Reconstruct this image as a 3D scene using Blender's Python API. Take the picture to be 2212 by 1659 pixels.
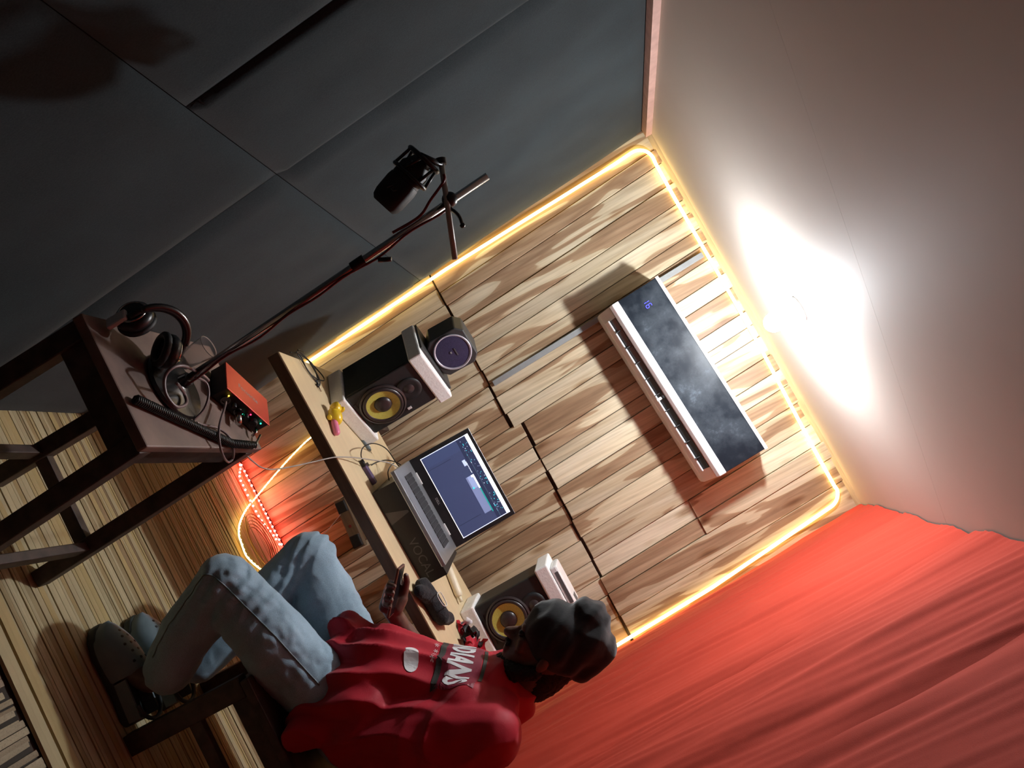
import bpy, bmesh, math, random
from mathutils import Vector, Matrix, noise
from mathutils.bvhtree import BVHTree
random.seed(7)
S = bpy.context.scene
COL = S.collection
for o in list(bpy.data.objects): bpy.data.objects.remove(o)

# ------------------------------------------------------------------ camera
CR = ((0.4745800, 0.1166836, 0.8724441), (0.8777408, 0.0114895, -0.4789979), (-0.0659152, 0.9931027, -0.0969653))
CP = Vector((0.907886, -3.503485, 1.601772)); CF = 1740.0
cam = bpy.data.cameras.new('camera'); camo = bpy.data.objects.new('camera', cam); COL.objects.link(camo)
r0, r1, r2 = (Vector(v) for v in CR)
camo.matrix_world = Matrix(((r0.x, -r1.x, -r2.x, CP.x), (r0.y, -r1.y, -r2.y, CP.y), (r0.z, -r1.z, -r2.z, CP.z), (0, 0, 0, 1)))
cam.sensor_fit = 'HORIZONTAL'; cam.sensor_width = 36.0; cam.lens = 36.0 * CF / 2212.0; cam.clip_start = 0.02
S.camera = camo
# ------------------------------------------------------------------ world, exposure
w = bpy.data.worlds.new('world'); S.world = w; w.use_nodes = True
w.node_tree.nodes['Background'].inputs[0].default_value = (0.02, 0.022, 0.025, 1)
w.node_tree.nodes['Background'].inputs[1].default_value = 0.3
S.view_settings.view_transform = 'Standard'; S.view_settings.look = 'None'
S.view_settings.gamma = 1.0; S.view_settings.exposure = 1.12; S.view_settings.use_curve_mapping = False
BULB = Vector((0.965, -0.72, 2.205)); BULB_POWER = 690.0

# a photo pixel gives a direction; depth comes from the plane the thing touches
def ray(x, y): return r0 * ((x - 1106) / CF) + r1 * ((y - 829.5) / CF) + r2
def onz(x, y, z): v = ray(x, y); return CP + v * ((z - CP.z) / v.z)
def ony(x, y, Y): v = ray(x, y); return CP + v * ((Y - CP.y) / v.y)

# ------------------------------------------------------------------ helpers
class MB:
    def __init__(s): s.v = []; s.f = []
    def add(s, vs, fs, M=None):
        n = len(s.v)
        s.v += [(M @ Vector(p)) if M else Vector(p) for p in vs]
        s.f += [tuple(i + n for i in f) for f in fs]; return s
    def box(s, c, d, M=None):
        x, y, z = c; a, b, h = d[0] / 2, d[1] / 2, d[2] / 2
        vs = [(x + i * a, y + j * b, z + k * h) for i in (-1, 1) for j in (-1, 1) for k in (-1, 1)]
        return s.add(vs, [(0, 1, 3, 2), (4, 6, 7, 5), (0, 4, 5, 1), (2, 3, 7, 6), (0, 2, 6, 4), (1, 5, 7, 3)], M)
    def hexa(s, p):   # 4 bottom ccw, 4 top
        return s.add(p, [(3, 2, 1, 0), (4, 5, 6, 7), (0, 1, 5, 4), (1, 2, 6, 5), (2, 3, 7, 6), (3, 0, 4, 7)])
    def loft(s, rings, caps=True, closed=False, M=None):
        n = len(rings[0]); vs = [p for r in rings for p in r]; fs = []
        m = len(rings)
        for i in range(m if closed else m - 1):
            for j in range(n):
                a, b = i * n, ((i + 1) % m) * n
                fs.append((a + j, a + (j + 1) % n, b + (j + 1) % n, b + j))
        if caps and not closed: fs += [tuple(range(n))[::-1], tuple((m - 1) * n + j for j in range(n))]
        return s.add(vs, fs, M)
    def lathe(s, prof, n=24, M=None, caps=True):
        return s.loft([[(r * math.cos(2 * math.pi * j / n), r * math.sin(2 * math.pi * j / n), z) for j in range(n)] for r, z in prof], caps, False, M)
    def tube(s, pts, r, n=6, closed=False):
        pts = [Vector(p) for p in pts]; m = len(pts); rings = []; up = None
        for i, p in enumerate(pts):
            a = pts[(i - 1) % m] if (closed or i > 0) else p; b = pts[(i + 1) % m] if (closed or i < m - 1) else p
            t = (b - a)
            t = t.normalized() if t.length > 1e-9 else Vector((0, 0, 1))
            if up is None: up = t.orthogonal().normalized()
            up = up - t * up.dot(t)
            up = up.normalized() if up.length > 1e-6 else t.orthogonal().normalized()
            q = t.cross(up); rr = r[i] if isinstance(r, (list, tuple)) else r
            rings.append([p + (up * math.cos(2 * math.pi * k / n) + q * math.sin(2 * math.pi * k / n)) * rr for k in range(n)])
        return s.loft(rings, True, closed)
    def sphere(s, c, r, nu=16, nv=10, M=None):
        c = Vector(c); rx, ry, rz = r if isinstance(r, (tuple, list)) else (r, r, r); rings = []
        for i in range(1, nv):
            t = math.pi * i / nv
            rings.append([(c.x + rx * math.sin(t) * math.cos(2 * math.pi * j / nu), c.y + ry * math.sin(t) * math.sin(2 * math.pi * j / nu), c.z - rz * math.cos(t)) for j in range(nu)])
        return s.loft(rings, True, False, M)
    def prism(s, poly, z0, z1, M=None):
        return s.loft([[(x, y, z0) for x, y in poly], [(x, y, z1) for x, y in poly]], True, False, M)
    def cone(s, a, b, ra, rb, n=14):   # round cone between two points
        a, b = Vector(a), Vector(b); t = (b - a); L = t.length
        if L < 1e-6: return s.sphere(a, ra)
        t /= L; u = t.orthogonal().normalized(); q = t.cross(u); rings = []
        for k in range(1, 5):
            ph = math.pi / 2 * (1 - k / 4.0); rings.append([a - t * (ra * math.sin(ph)) + (u * math.cos(2 * math.pi * j / n) + q * math.sin(2 * math.pi * j / n)) * (ra * math.cos(ph)) for j in range(n)])
        for k in range(0, 4):
            ph = math.pi / 2 * (k / 4.0); rings.append([b + t * (rb * math.sin(ph)) + (u * math.cos(2 * math.pi * j / n) + q * math.sin(2 * math.pi * j / n)) * (rb * math.cos(ph)) for j in range(n)])
        return s.loft(rings)
    def build(s, name, mat, parent=None, smooth=False, bevel=0, seg=2, auto=None):
        off = Vector(parent.matrix_world.translation) if parent else Vector((0, 0, 0))
        org = off.copy()
        if parent is None and s.v:
            lo = [min(p[i] for p in s.v) for i in range(3)]; hi = [max(p[i] for p in s.v) for i in range(3)]
            org = Vector(((lo[0] + hi[0]) / 2, (lo[1] + hi[1]) / 2, lo[2]))
        me = bpy.data.meshes.new(name)
        me.from_pydata([tuple(p - org) for p in s.v], [], s.f)
        bm = bmesh.new(); bm.from_mesh(me); bmesh.ops.recalc_face_normals(bm, faces=bm.faces)
        if bevel:
            es = [e for e in bm.edges if len(e.link_faces) == 2 and e.calc_face_angle(0) > 0.5]
            bmesh.ops.bevel(bm, geom=es, offset=bevel, segments=seg, affect='EDGES', profile=0.5)
        bm.to_mesh(me); bm.free()
        if smooth or auto:
            me.shade_smooth()
            if auto: me.set_sharp_from_angle(angle=auto)
        o = bpy.data.objects.new(name, me); COL.objects.link(o)
        if mat: me.materials.append(mat)
        if parent: o.parent = parent
        else: o.location = org
        WM[o.name] = True
        bpy.context.view_layer.update()
        return o
WM = {}
def tag(o, label=None, cat=None, group=None, kind=None):
    if label: o['label'] = label
    if cat: o['category'] = cat
    if group: o['group'] = group
    if kind: o['kind'] = kind
    return o
def thing(name, loc, label, cat, group=None):
    o = bpy.data.objects.new(name, None); COL.objects.link(o); o.location = loc; o.empty_display_size = .05
    bpy.context.view_layer.update()
    return tag(o, label, cat, group)
def struct(o): o['kind'] = 'structure'; return o
def spline(pts, per=8, closed=False):   # Catmull-Rom
    P = [Vector(p) for p in pts]; n = len(P); out = []
    for i in range(n if closed else n - 1):
        p0 = P[(i - 1) % n] if (closed or i > 0) else P[0]; p1 = P[i]; p2 = P[(i + 1) % n]
        p3 = P[(i + 2) % n] if (closed or i + 2 < n) else P[-1]
        for k in range(per):
            t = k / per
            out.append(0.5 * ((2 * p1) + (p2 - p0) * t + (2 * p0 - 5 * p1 + 4 * p2 - p3) * t * t + (3 * p1 - p0 - 3 * p2 + p3) * t ** 3))
    if not closed: out.append(P[-1])
    return out
def frame(o, x, y=None, z=None):   # matrix from origin and axes
    x = Vector(x).normalized(); z = Vector(z).normalized() if z is not None else None
    if z is None: z = x.cross(Vector(y)).normalized()
    y = z.cross(x).normalized(); z = x.cross(y)
    return Matrix(((x.x, y.x, z.x, o[0]), (x.y, y.y, z.y, o[1]), (x.z, y.z, z.z, o[2]), (0, 0, 0, 1)))
def textmesh(body, size, align='CENTER', bold=0.0):
    cu = bpy.data.curves.new('text', 'FONT'); cu.body = body; cu.size = size; cu.align_x = align; cu.align_y = 'CENTER'; cu.resolution_u = 3; cu.offset = bold
    ob = bpy.data.objects.new('text', cu); COL.objects.link(ob); bpy.context.view_layer.update()
    me = ob.evaluated_get(bpy.context.evaluated_depsgraph_get()).to_mesh()
    vs = [v.co.copy() for v in me.vertices]; fs = [tuple(p.vertices) for p in me.polygons]
    bpy.data.objects.remove(ob); bpy.data.curves.remove(cu); return vs, fs

# ------------------------------------------------------------------ materials
def nodes(name):
    m = bpy.data.materials.new(name); m.use_nodes = True; nt = m.node_tree; b = nt.nodes['Principled BSDF']; return m, nt, b
def N(nt, t, **kw):
    n = nt.nodes.new(t)
    for k, v in kw.items():
        if k in n.inputs: n.inputs[k].default_value = v
        else: setattr(n, k, v)
    return n
def ramp(nt, stops, interp='LINEAR'):
    n = nt.nodes.new('ShaderNodeValToRGB'); e = n.color_ramp; e.interpolation = interp
    while len(e.elements) < len(stops): e.elements.new(0.5)
    for el, (p, c) in zip(e.elements, stops): el.position = p; el.color = (*c, 1)
    return n
def simple(name, col, rough=.5, metal=0, var=.12, scale=30, bump=0, spec=.5, coat=0, stretch=(1, 1, 1), sheen=0):
    m, nt, b = nodes(name); L = nt.links
    tc = N(nt, 'ShaderNodeTexCoord'); mp = N(nt, 'ShaderNodeMapping'); mp.inputs['Scale'].default_value = stretch
    no = N(nt, 'ShaderNodeTexNoise'); no.inputs['Scale'].default_value = scale; no.inputs['Detail'].default_value = 4
    L.new(tc.outputs['Object'], mp.inputs[0]); L.new(mp.outputs[0], no.inputs[0])
    lo = tuple(max(0, c * (1 - var)) for c in col); hi = tuple(c * (1 + var) for c in col)
    rp = ramp(nt, [(.3, lo), (.7, hi)]); L.new(no.outputs[0], rp.inputs[0]); L.new(rp.outputs[0], b.inputs['Base Color'])
    b.inputs['Roughness'].default_value = rough; b.inputs['Metallic'].default_value = metal
    b.inputs['Specular IOR Level'].default_value = spec; b.inputs['Coat Weight'].default_value = coat
    if sheen: b.inputs['Sheen Weight'].default_value = sheen
    if bump:
        bp = N(nt, 'ShaderNodeBump'); bp.inputs['Strength'].default_value = bump; bp.inputs['Distance'].default_value = .003
        L.new(no.outputs[0], bp.inputs['Height']); L.new(bp.outputs[0], b.inputs['Normal'])
    return m
def emis(name, col, st):
    m, nt, b = nodes(name); b.inputs['Base Color'].default_value = (*col, 1)
    b.inputs['Emission Color'].default_value = (*col, 1); b.inputs['Emission Strength'].default_value = st; return m
def plankmat():
    m, nt, b = nodes('teak_plank'); L = nt.links
    tc = N(nt, 'ShaderNodeTexCoord'); oi = N(nt, 'ShaderNodeObjectInfo')
    mu = N(nt, 'ShaderNodeMath', operation='MULTIPLY'); mu.inputs[1].default_value = 40; L.new(oi.outputs['Random'], mu.inputs[0])
    cx = N(nt, 'ShaderNodeCombineXYZ')
    for i in range(3): L.new(mu.outputs[0], cx.inputs[i])
    ad = N(nt, 'ShaderNodeVectorMath', operation='ADD'); L.new(tc.outputs['Object'], ad.inputs[0]); L.new(cx.outputs[0], ad.inputs[1])
    mp = N(nt, 'ShaderNodeMapping'); mp.inputs['Scale'].default_value = (13, 7, 1.35); L.new(ad.outputs[0], mp.inputs[0])
    n1 = N(nt, 'ShaderNodeTexNoise'); n1.inputs['Scale'].default_value = 1.0; n1.inputs['Detail'].default_value = 2.2; n1.inputs['Distortion'].default_value = 1.0; n1.inputs['Roughness'].default_value = .4
    L.new(mp.outputs[0], n1.inputs[0])
    # per-plank share of heartwood
    mr = N(nt, 'ShaderNodeMapRange'); mr.inputs['To Min'].default_value = -.13; mr.inputs['To Max'].default_value = .12
    fr = N(nt, 'ShaderNodeMath', operation='FRACT'); m7 = N(nt, 'ShaderNodeMath', operation='MULTIPLY'); m7.inputs[1].default_value = 7.31
    L.new(oi.outputs['Random'], m7.inputs[0]); L.new(m7.outputs[0], fr.inputs[0]); L.new(fr.outputs[0], mr.inputs[0])
    s1 = N(nt, 'ShaderNodeMath', operation='ADD'); L.new(n1.outputs[0], s1.inputs[0]); L.new(mr.outputs[0], s1.inputs[1])
    rp = ramp(nt, [(.28, (.64, .57, .43)), (.488, (.57, .48, .33)), (.503, (.37, .255, .155)), (.60, (.29, .185, .11)), (.72, (.42, .30, .19))]); L.new(s1.outputs[0], rp.inputs[0])
    mp2 = N(nt, 'ShaderNodeMapping'); mp2.inputs['Scale'].default_value = (90, 60, 3.5); L.new(ad.outputs[0], mp2.inputs[0])
    n2 = N(nt, 'ShaderNodeTexNoise'); n2.inputs['Scale'].default_value = 1.0; n2.inputs['Detail'].default_value = 5; n2.inputs['Distortion'].default_value = .4; L.new(mp2.outputs[0], n2.inputs[0])
    r2_ = ramp(nt, [(.3, (.66, .62, .58)), (.62, (1.05, 1.04, 1.02))]); L.new(n2.outputs[0], r2_.inputs[0])
    mx = N(nt, 'ShaderNodeMix', data_type='RGBA', blend_type='MULTIPLY'); mx.inputs[0].default_value = .8
    L.new(rp.outputs[0], mx.inputs[6]); L.new(r2_.outputs[0], mx.inputs[7])
    m13 = N(nt, 'ShaderNodeMath', operation='MULTIPLY'); m13.inputs[1].default_value = 13.7; f13 = N(nt, 'ShaderNodeMath', operation='FRACT'); L.new(oi.outputs['Random'], m13.inputs[0]); L.new(m13.outputs[0], f13.inputs[0])
    tone = ramp(nt, [(0, (.74, .70, .66)), (.4, (.95, .93, .90)), (1, (1.08, 1.08, 1.08))]); L.new(f13.outputs[0], tone.inputs[0])
    mx3 = N(nt, 'ShaderNodeMix', data_type='RGBA', blend_type='MULTIPLY'); mx3.inputs[0].default_value = 1.0; L.new(mx.outputs[2], mx3.inputs[6]); L.new(tone.outputs[0], mx3.inputs[7])
    # scattered knots
    mp4 = N(nt, 'ShaderNodeMapping'); mp4.inputs['Scale'].default_value = (9, 9, 2.6); L.new(ad.outputs[0], mp4.inputs[0])
    vo = N(nt, 'ShaderNodeTexVoronoi'); vo.inputs['Scale'].default_value = 1.0; L.new(mp4.outputs[0], vo.inputs[0])
    kr = ramp(nt, [(.05, (.42, .30, .20)), (.11, (.75, .66, .56)), (.17, (1, 1, 1))]); L.new(vo.outputs['Distance'], kr.inputs[0])
    mx4 = N(nt, 'ShaderNodeMix', data_type='RGBA', blend_type='MULTIPLY'); mx4.inputs[0].default_value = .8; L.new(mx3.outputs[2], mx4.inputs[6]); L.new(kr.outputs[0], mx4.inputs[7])
    L.new(mx4.outputs[2], b.inputs['Base Color'])
    bp = N(nt, 'ShaderNodeBump'); bp.inputs['Strength'].default_value = .25; bp.inputs['Distance'].default_value = .002
    L.new(n2.outputs[0], bp.inputs['Height']); L.new(bp.outputs[0], b.inputs['Normal'])
    b.inputs['Roughness'].default_value = .5; b.inputs['Specular IOR Level'].default_value = .35
    return m
def slatmat(name, axis, cols):
    m, nt, b = nodes(name); L = nt.links
    tc = N(nt, 'ShaderNodeTexCoord'); oi = N(nt, 'ShaderNodeObjectInfo')
    mu = N(nt, 'ShaderNodeMath', operation='MULTIPLY'); mu.inputs[1].default_value = 30; L.new(oi.outputs['Random'], mu.inputs[0])
    cx = N(nt, 'ShaderNodeCombineXYZ')
    for i in range(3): L.new(mu.outputs[0], cx.inputs[i])
    ad = N(nt, 'ShaderNodeVectorMath', operation='ADD'); L.new(tc.outputs['Object'], ad.inputs[0]); L.new(cx.outputs[0], ad.inputs[1])
    mp = N(nt, 'ShaderNodeMapping'); mp.inputs['Scale'].default_value = (4, 260, 1) if axis == 'X' else (260, 4, 1); L.new(ad.outputs[0], mp.inputs[0])
    n1 = N(nt, 'ShaderNodeTexNoise'); n1.inputs['Scale'].default_value = 1.0; n1.inputs['Detail'].default_value = 4; L.new(mp.outputs[0], n1.inputs[0])
    r1_ = ramp(nt, [(.25, (.62, .60, .56)), (.5, (1, 1, 1))]); L.new(n1.outputs[0], r1_.inputs[0])
    rp = ramp(nt, cols); L.new(oi.outputs['Random'], rp.inputs[0])
    mx = N(nt, 'ShaderNodeMix', data_type='RGBA', blend_type='MULTIPLY'); mx.inputs[0].default_value = .85
    L.new(rp.outputs[0], mx.inputs[6]); L.new(r1_.outputs[0], mx.inputs[7]); L.new(mx.outputs[2], b.inputs['Base Color'])
    bp = N(nt, 'ShaderNodeBump'); bp.inputs['Strength'].default_value = .4; bp.inputs['Distance'].default_value = .002
    L.new(n1.outputs[0], bp.inputs['Height']); L.new(bp.outputs[0], b.inputs['Normal'])
    b.inputs['Roughness'].default_value = .5
    return m
def fabric(name, col, var=.2, scale=300, big=3, stretch=(1, 1, 1), rough=.95, sheen=.3):
    m, nt, b = nodes(name); L = nt.links
    tc = N(nt, 'ShaderNodeTexCoord'); mp = N(nt, 'ShaderNodeMapping'); mp.inputs['Scale'].default_value = stretch; L.new(tc.outputs['Object'], mp.inputs[0])
    n1 = N(nt, 'ShaderNodeTexNoise'); n1.inputs['Scale'].default_value = scale; n1.inputs['Detail'].default_value = 3; L.new(mp.outputs[0], n1.inputs[0])
    n2 = N(nt, 'ShaderNodeTexNoise'); n2.inputs['Scale'].default_value = big; n2.inputs['Detail'].default_value = 4; L.new(tc.outputs['Object'], n2.inputs[0])
    mx0 = N(nt, 'ShaderNodeMath', operation='ADD'); L.new(n1.outputs[0], mx0.inputs[0]); L.new(n2.outputs[0], mx0.inputs[1])
    hl = N(nt, 'ShaderNodeMath', operation='MULTIPLY'); hl.inputs[1].default_value = .5; L.new(mx0.outputs[0], hl.inputs[0])
    rp = ramp(nt, [(.3, tuple(c * (1 - var) for c in col)), (.7, tuple(c * (1 + var) for c in col))]); L.new(hl.outputs[0], rp.inputs[0]); L.new(rp.outputs[0], b.inputs['Base Color'])
    bp = N(nt, 'ShaderNodeBump'); bp.inputs['Strength'].default_value = .35; bp.inputs['Distance'].default_value = .001
    L.new(n1.outputs[0], bp.inputs['Height']); L.new(bp.outputs[0], b.inputs['Normal'])
    b.inputs['Roughness'].default_value = rough; b.inputs['Specular IOR Level'].default_value = .2; b.inputs['Sheen Weight'].default_value = sheen
    return m
M = {}
M['plank'] = plankmat()
M['slatx'] = slatmat('bamboo_slat', 'X', [(0, (.36, .27, .13)), (.12, (.50, .42, .24)), (.6, (.57, .49, .29)), (.88, (.53, .40, .17)), (1, (.28, .19, .10))])
M['slaty'] = slatmat('bamboo_mat', 'Y', [(0, (.26, .19, .10)), (.5, (.42, .34, .2)), (1, (.2, .14, .08))])
M['felt'] = fabric('dark_grey_felt', (.017, .026, .030), .35, 260, 5, sheen=.1)
M['red_cloth'] = fabric('red_cloth', (.46, .050, .028), .12, 500, 4, rough=.9, sheen=0)
M['ceiling'] = simple('ceiling_board', (.54, .49, .44), .75, var=.04, scale=2)
M['trim_pink'] = simple('pinkish_wood_trim', (.42, .26, .22), .6, var=.15, scale=20)
M['trim_wood'] = simple('pale_wood_trim', (.42, .33, .2), .6, var=.15, scale=12, stretch=(1, 6, 6))
M['rear'] = simple('rear_wall_paint', (.05, .048, .048), .9)
M['earth'] = simple('dark_subfloor', (.05, .04, .03), .9)
M['led_y'] = emis('warm_led', (1.0, .72, .25), 4.0)
M['led_r'] = emis('red_led_tape', (1.0, .02, .012), 6.0)
M['led_y2'] = emis('loose_warm_led', (1.0, .66, .19), 3.0)
M['bar'] = simple('satin_steel_bar', (.45, .44, .40), .45, metal=0, var=.05)
M['led_rd'] = emis('red_led_diode', (1.0, .30, .24), 22.0)
M['led_w'] = emis('warm_led_diode', (1.0, .75, .35), 12.0)
M['led_w2'] = emis('loose_warm_diode', (1.0, .72, .30), 4.0)
M['bulb'] = emis('bulb_glass', (.92, .96, 1.0), BULB_POWER)
M['white_pl'] = simple('white_plastic', (.75, .75, .74), .35, var=.04)
M['silver_pl'] = simple('silver_plastic', (.70, .69, .69), .32, metal=.0, var=.04, scale=8)
M['foam'] = simple('white_polystyrene', (.82, .82, .80), .8, var=.05, scale=120, bump=.3)
M['black_pl'] = simple('black_plastic', (.012, .012, .013), .35, var=.3)
M['black_mat'] = simple('matt_black', (.014, .014, .015), .6, var=.3)
M['black_box'] = simple('black_card', (.012, .012, .012), .42, var=.25, scale=8)
M['spk_black'] = simple('speaker_vinyl', (.012, .014, .015), .5, var=.2, scale=60)
M['spk_side'] = simple('speaker_vinyl_side', (.022, .024, .019), .5, var=.2, scale=60)
M['yellow_cone'] = simple('yellow_aramid_cone', (.50, .48, .10), .5, var=.12, scale=200, bump=.15)
M['rubber'] = simple('brown_black_rubber', (.030, .022, .022), .38, var=.2)
M['desk'] = simple('pale_laminate', (.66, .52, .32), .4, var=.05, scale=10, stretch=(.4, 4, 4))
M['desk_edge'] = simple('brown_desk_edge', (.12, .075, .04), .5, var=.2, scale=14, stretch=(.5, 6, 6))
M['dark_wood'] = simple('old_dark_wood', (.055, .034, .026), .55, var=.45, scale=9, bump=.3, stretch=(3, 3, 3))
M['table_top'] = simple('worn_wooden_top', (.16, .105, .085), .55, var=.5, scale=7, bump=.25)
M['chrome'] = simple('chromed_steel', (.50, .48, .47), .18, metal=1, var=.04)
M['dark_metal'] = simple('dark_steel', (.10, .095, .095), .25, metal=.9, var=.1)
M['cable_b'] = simple('black_rubber_cable', (.010, .010, .010), .42)
M['cable_r'] = simple('dark_red_cable', (.16, .018, .018), .4)
M['cable_w'] = simple('grey_white_cable', (.36, .33, .30), .5)
M['cable_m'] = simple('mauve_cable', (.16, .11, .11), .4)
M['copper'] = simple('clear_copper_wire', (.50, .30, .13), .3, metal=.3)
M['denim'] = fabric('washed_denim', (.30, .43, .53), .30, 420, 7)
M['shirt'] = fabric('red_jersey', (.42, .012, .028), .10, 600, 4, rough=.55, sheen=.1)
M['skin'] = simple('brown_skin', (.115, .060, .045), .42, var=.15, scale=60, bump=.1)
M['nail'] = simple('finger_nail', (.25, .14, .11), .3, var=.05)
M['hair'] = simple('black_hair', (.008, .007, .006), .7, var=.3, scale=160, bump=1)
M['beanie'] = fabric('black_knit', (.014, .015, .016), .3, 220, 8, stretch=(1, 1, .3))
M['clog'] = simple('grey_blue_foam_rubber', (.16, .22, .25), .55, var=.08)
M['clog_dark'] = simple('dark_foam_rubber', (.035, .045, .045), .6, var=.1)
M['print_w'] = simple('white_print', (.74, .74, .75), .5, var=.06)
M['print_k'] = simple('grey_print', (.04, .04, .035), .5)
M['print_m'] = simple('maroon_print', (.22, .012, .035), .5)
M['alu'] = simple('brushed_aluminium', (.42, .44, .46), .35, metal=.8, var=.05, scale=40, stretch=(1, 12, 1))
M['red_alu'] = simple('red_anodised_aluminium', (.55, .055, .04), .35, metal=.45, var=.05)
M['key'] = simple('dark_key', (.03, .03, .033), .5)
M['grille'] = simple('blue_black_mesh', (.032, .028, .075), .5, var=.3, scale=400, bump=.3)
M['ring'] = simple('lilac_silver_ring', (.55, .53, .60), .3, metal=.3)
M['spk_small'] = simple('charcoal_rubber', (.035, .035, .035), .5, var=.1)
M['toy_y'] = simple('yellow_vinyl', (.82, .56, .03), .3, var=.06, coat=.3)
M['toy_p'] = simple('pink_vinyl', (.80, .22, .36), .3, var=.06, coat=.3)
M['slate'] = simple('grey_blue_plastic', (.13, .17, .19), .4)
M['purple'] = simple('purple_plastic', (.10, .065, .14), .35)
M['fur'] = simple('black_fluffy_fabric', (.010, .010, .013), .95, var=.5, scale=180, bump=1, sheen=.12)
M['cream'] = simple('cream_plastic', (.78, .70, .52), .4, var=.05)
M['phone'] = simple('brown_phone_case', (.14, .06, .04), .3)
M['glass_b'] = simple('phone_glass', (.01, .01, .012), .08)
M['duct'] = simple('grey_cable_duct', (.25, .26, .26), .5, var=.06)
M['text_g'] = simple('grey_print_ink', (.10, .10, .10), .5)
M['text_lg'] = simple('light_grey_ink', (.30, .29, .28), .5)
M['disp'] = emis('blue_display', (.05, .05, .9), .8)
def panelmat():
    m, nt, b = nodes('dusty_black_gloss'); L = nt.links
    tc = N(nt, 'ShaderNodeTexCoord'); n1 = N(nt, 'ShaderNodeTexNoise'); n1.inputs['Scale'].default_value = 6; n1.inputs['Detail'].default_value = 8; n1.inputs['Roughness'].default_value = .7
    L.new(tc.outputs['Object'], n1.inputs[0]); rp = ramp(nt, [(.45, (.008, .011, .016)), (.60, (.022, .028, .036)), (.75, (.08, .10, .125))]); L.new(n1.outputs[0], rp.inputs[0]); L.new(rp.outputs[0], b.inputs['Base Color'])
    rr = ramp(nt, [(.4, (.28, .28, .28)), (.7, (.55, .55, .55))]); L.new(n1.outputs[0], rr.inputs[0]); L.new(rr.outputs[0], b.inputs['Roughness']); b.inputs['Specular IOR Level'].default_value = .22; return m
M['ac_panel'] = panelmat()
def clearmat():
    m, nt, b = nodes('clear_plastic'); b.inputs['Base Color'].default_value = (.9, .9, .9, 1); b.inputs['Roughness'].default_value = .12
    b.inputs['Transmission Weight'].default_value = .95; b.inputs['IOR'].default_value = 1.2; return m
M['clear'] = clearmat()

# ------------------------------------------------------------------ room
H = 2.3; K = 0.075; W = 1.796; YR = -4.2
def WX(u, z): return u + K * (H - z)               # the hut's posts lean a little
def LX(y, z): return WX(.059 * y, z)               # left wall face
def RX(y, z): return WX(W + .062 * y, z)           # right wall face
fl = MB().box((.95, -2.05, -.06), (2.9, 4.6, .08)).build('floor', M['earth']); struct(fl)
ce = MB().box((.85, -2.05, H + .036), (2.7, 4.6, .06)).build('ceiling', M['ceiling']); struct(ce)
jy = lambda x: -1.70 + .573 * (x - .44)
for a, b_ in (((-.5, .24), (2.2, .24)), ((2.2, -4.34), (-.5, -4.34))):
    e = .0004 if a[1] > 0 else -.0004
    MB().prism([a, b_, (b_[0], jy(b_[0]) + e), (a[0], jy(a[0]) + e)], H, H + .006).build('ceiling_board', M['ceiling'], ce)
def slab(p4, nrm, t):
    n = Vector(nrm) * t; p = [Vector(q) for q in p4]; return MB().hexa([*[q + n for q in p], *p])
wb = slab([(WX(-.05, -.02), 0.012, -.02), (WX(W + .05, -.02), .012, -.02), (WX(W + .05, H), .012, H), (WX(-.05, H), .012, H)], (0, 1, 0), .05).build('wall_back', M['dark_wood']); struct(wb)
wl = slab([(LX(.02, -.02) - .02, .02, -.02), (LX(.02, H) - .02, .02, H), (LX(YR, H) - .02, YR, H), (LX(YR, -.02) - .02, YR, -.02)], (-1, 0, 0), .05).build('wall_left', M['felt']); struct(wl)
wr = slab([(RX(.02, -.02) + .03, .02, -.02), (RX(YR, -.02) + .03, YR, -.02), (RX(YR, H) + .03, YR, H), (RX(.02, H) + .03, .02, H)], (1, 0, 0), .05).build('wall_right', M['rear']); struct(wr)
wf = MB().box((.85, YR - .03, H / 2), (2.8, .06, H)).build('wall_front', M['rear']); struct(wf)

# planks of the back wall
up_u = [-.015, .086, .15, .25, .335, .40, .478, .545, .61, .695, .765, .88, .943, 1.0, 1.09, 1.162, 1.236, 1.32, 1.425, 1.51, 1.585, 1.69, 1.83]
lo_u = [-.015, .06, .14, .22, .31, .395, .475, .55, .61, .69, .755, .825, .88, .94, 1.0, 1.08, 1.165, 1.25, 1.33, 1.43, 1.51, 1.59, 1.69, 1.83]
def plank(u0, u1, z0, z1, y, th=.012):
    g = .0012
    a, b_ = u0 + g, u1 - g
    mb = MB().hexa([(WX(a, z0), y, z0), (WX(b_, z0), y, z0), (WX(b_, z0), .012, z0), (WX(a, z0), .012, z0),
                    (WX(a, z1), y, z1), (WX(b_, z1), y, z1), (WX(b_, z1), .012, z1), (WX(a, z1), .012, z1)])
    return mb.build('plank', M['plank'], wb, bevel=.0016, seg=1)
rp_ = random.Random(3)
for i in range(len(up_u) - 1):
    u0, u1 = up_u[i], up_u[i + 1]; um = (u0 + u1) / 2
    zj = 1.175 if um < .76 else 1.225 - .03 * (um - .76)
    zj += rp_.uniform(-.006, .006); y = -.010 - rp_.choice((0, .002, .004, .007))
    zt = H - .005
    if 1.42 < um < 1.59:
        plank(u0, u1, zj, 1.686, y + .005); plank(u0, u1, 1.686, zt, y - .006)
    else: plank(u0, u1, zj, zt, y)
    # the plank ends overhang the lower course
for i in range(len(lo_u) - 1):
    u0, u1 = lo_u[i], lo_u[i + 1]; um = (u0 + u1) / 2
    zj = (1.175 if um < .76 else 1.225 - .03 * (um - .76)) - .008 - rp_.choice((0, .003, .006))
    plank(u0, u1, 0, zj, .001 - rp_.choice((0, .003, .005)))
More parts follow.
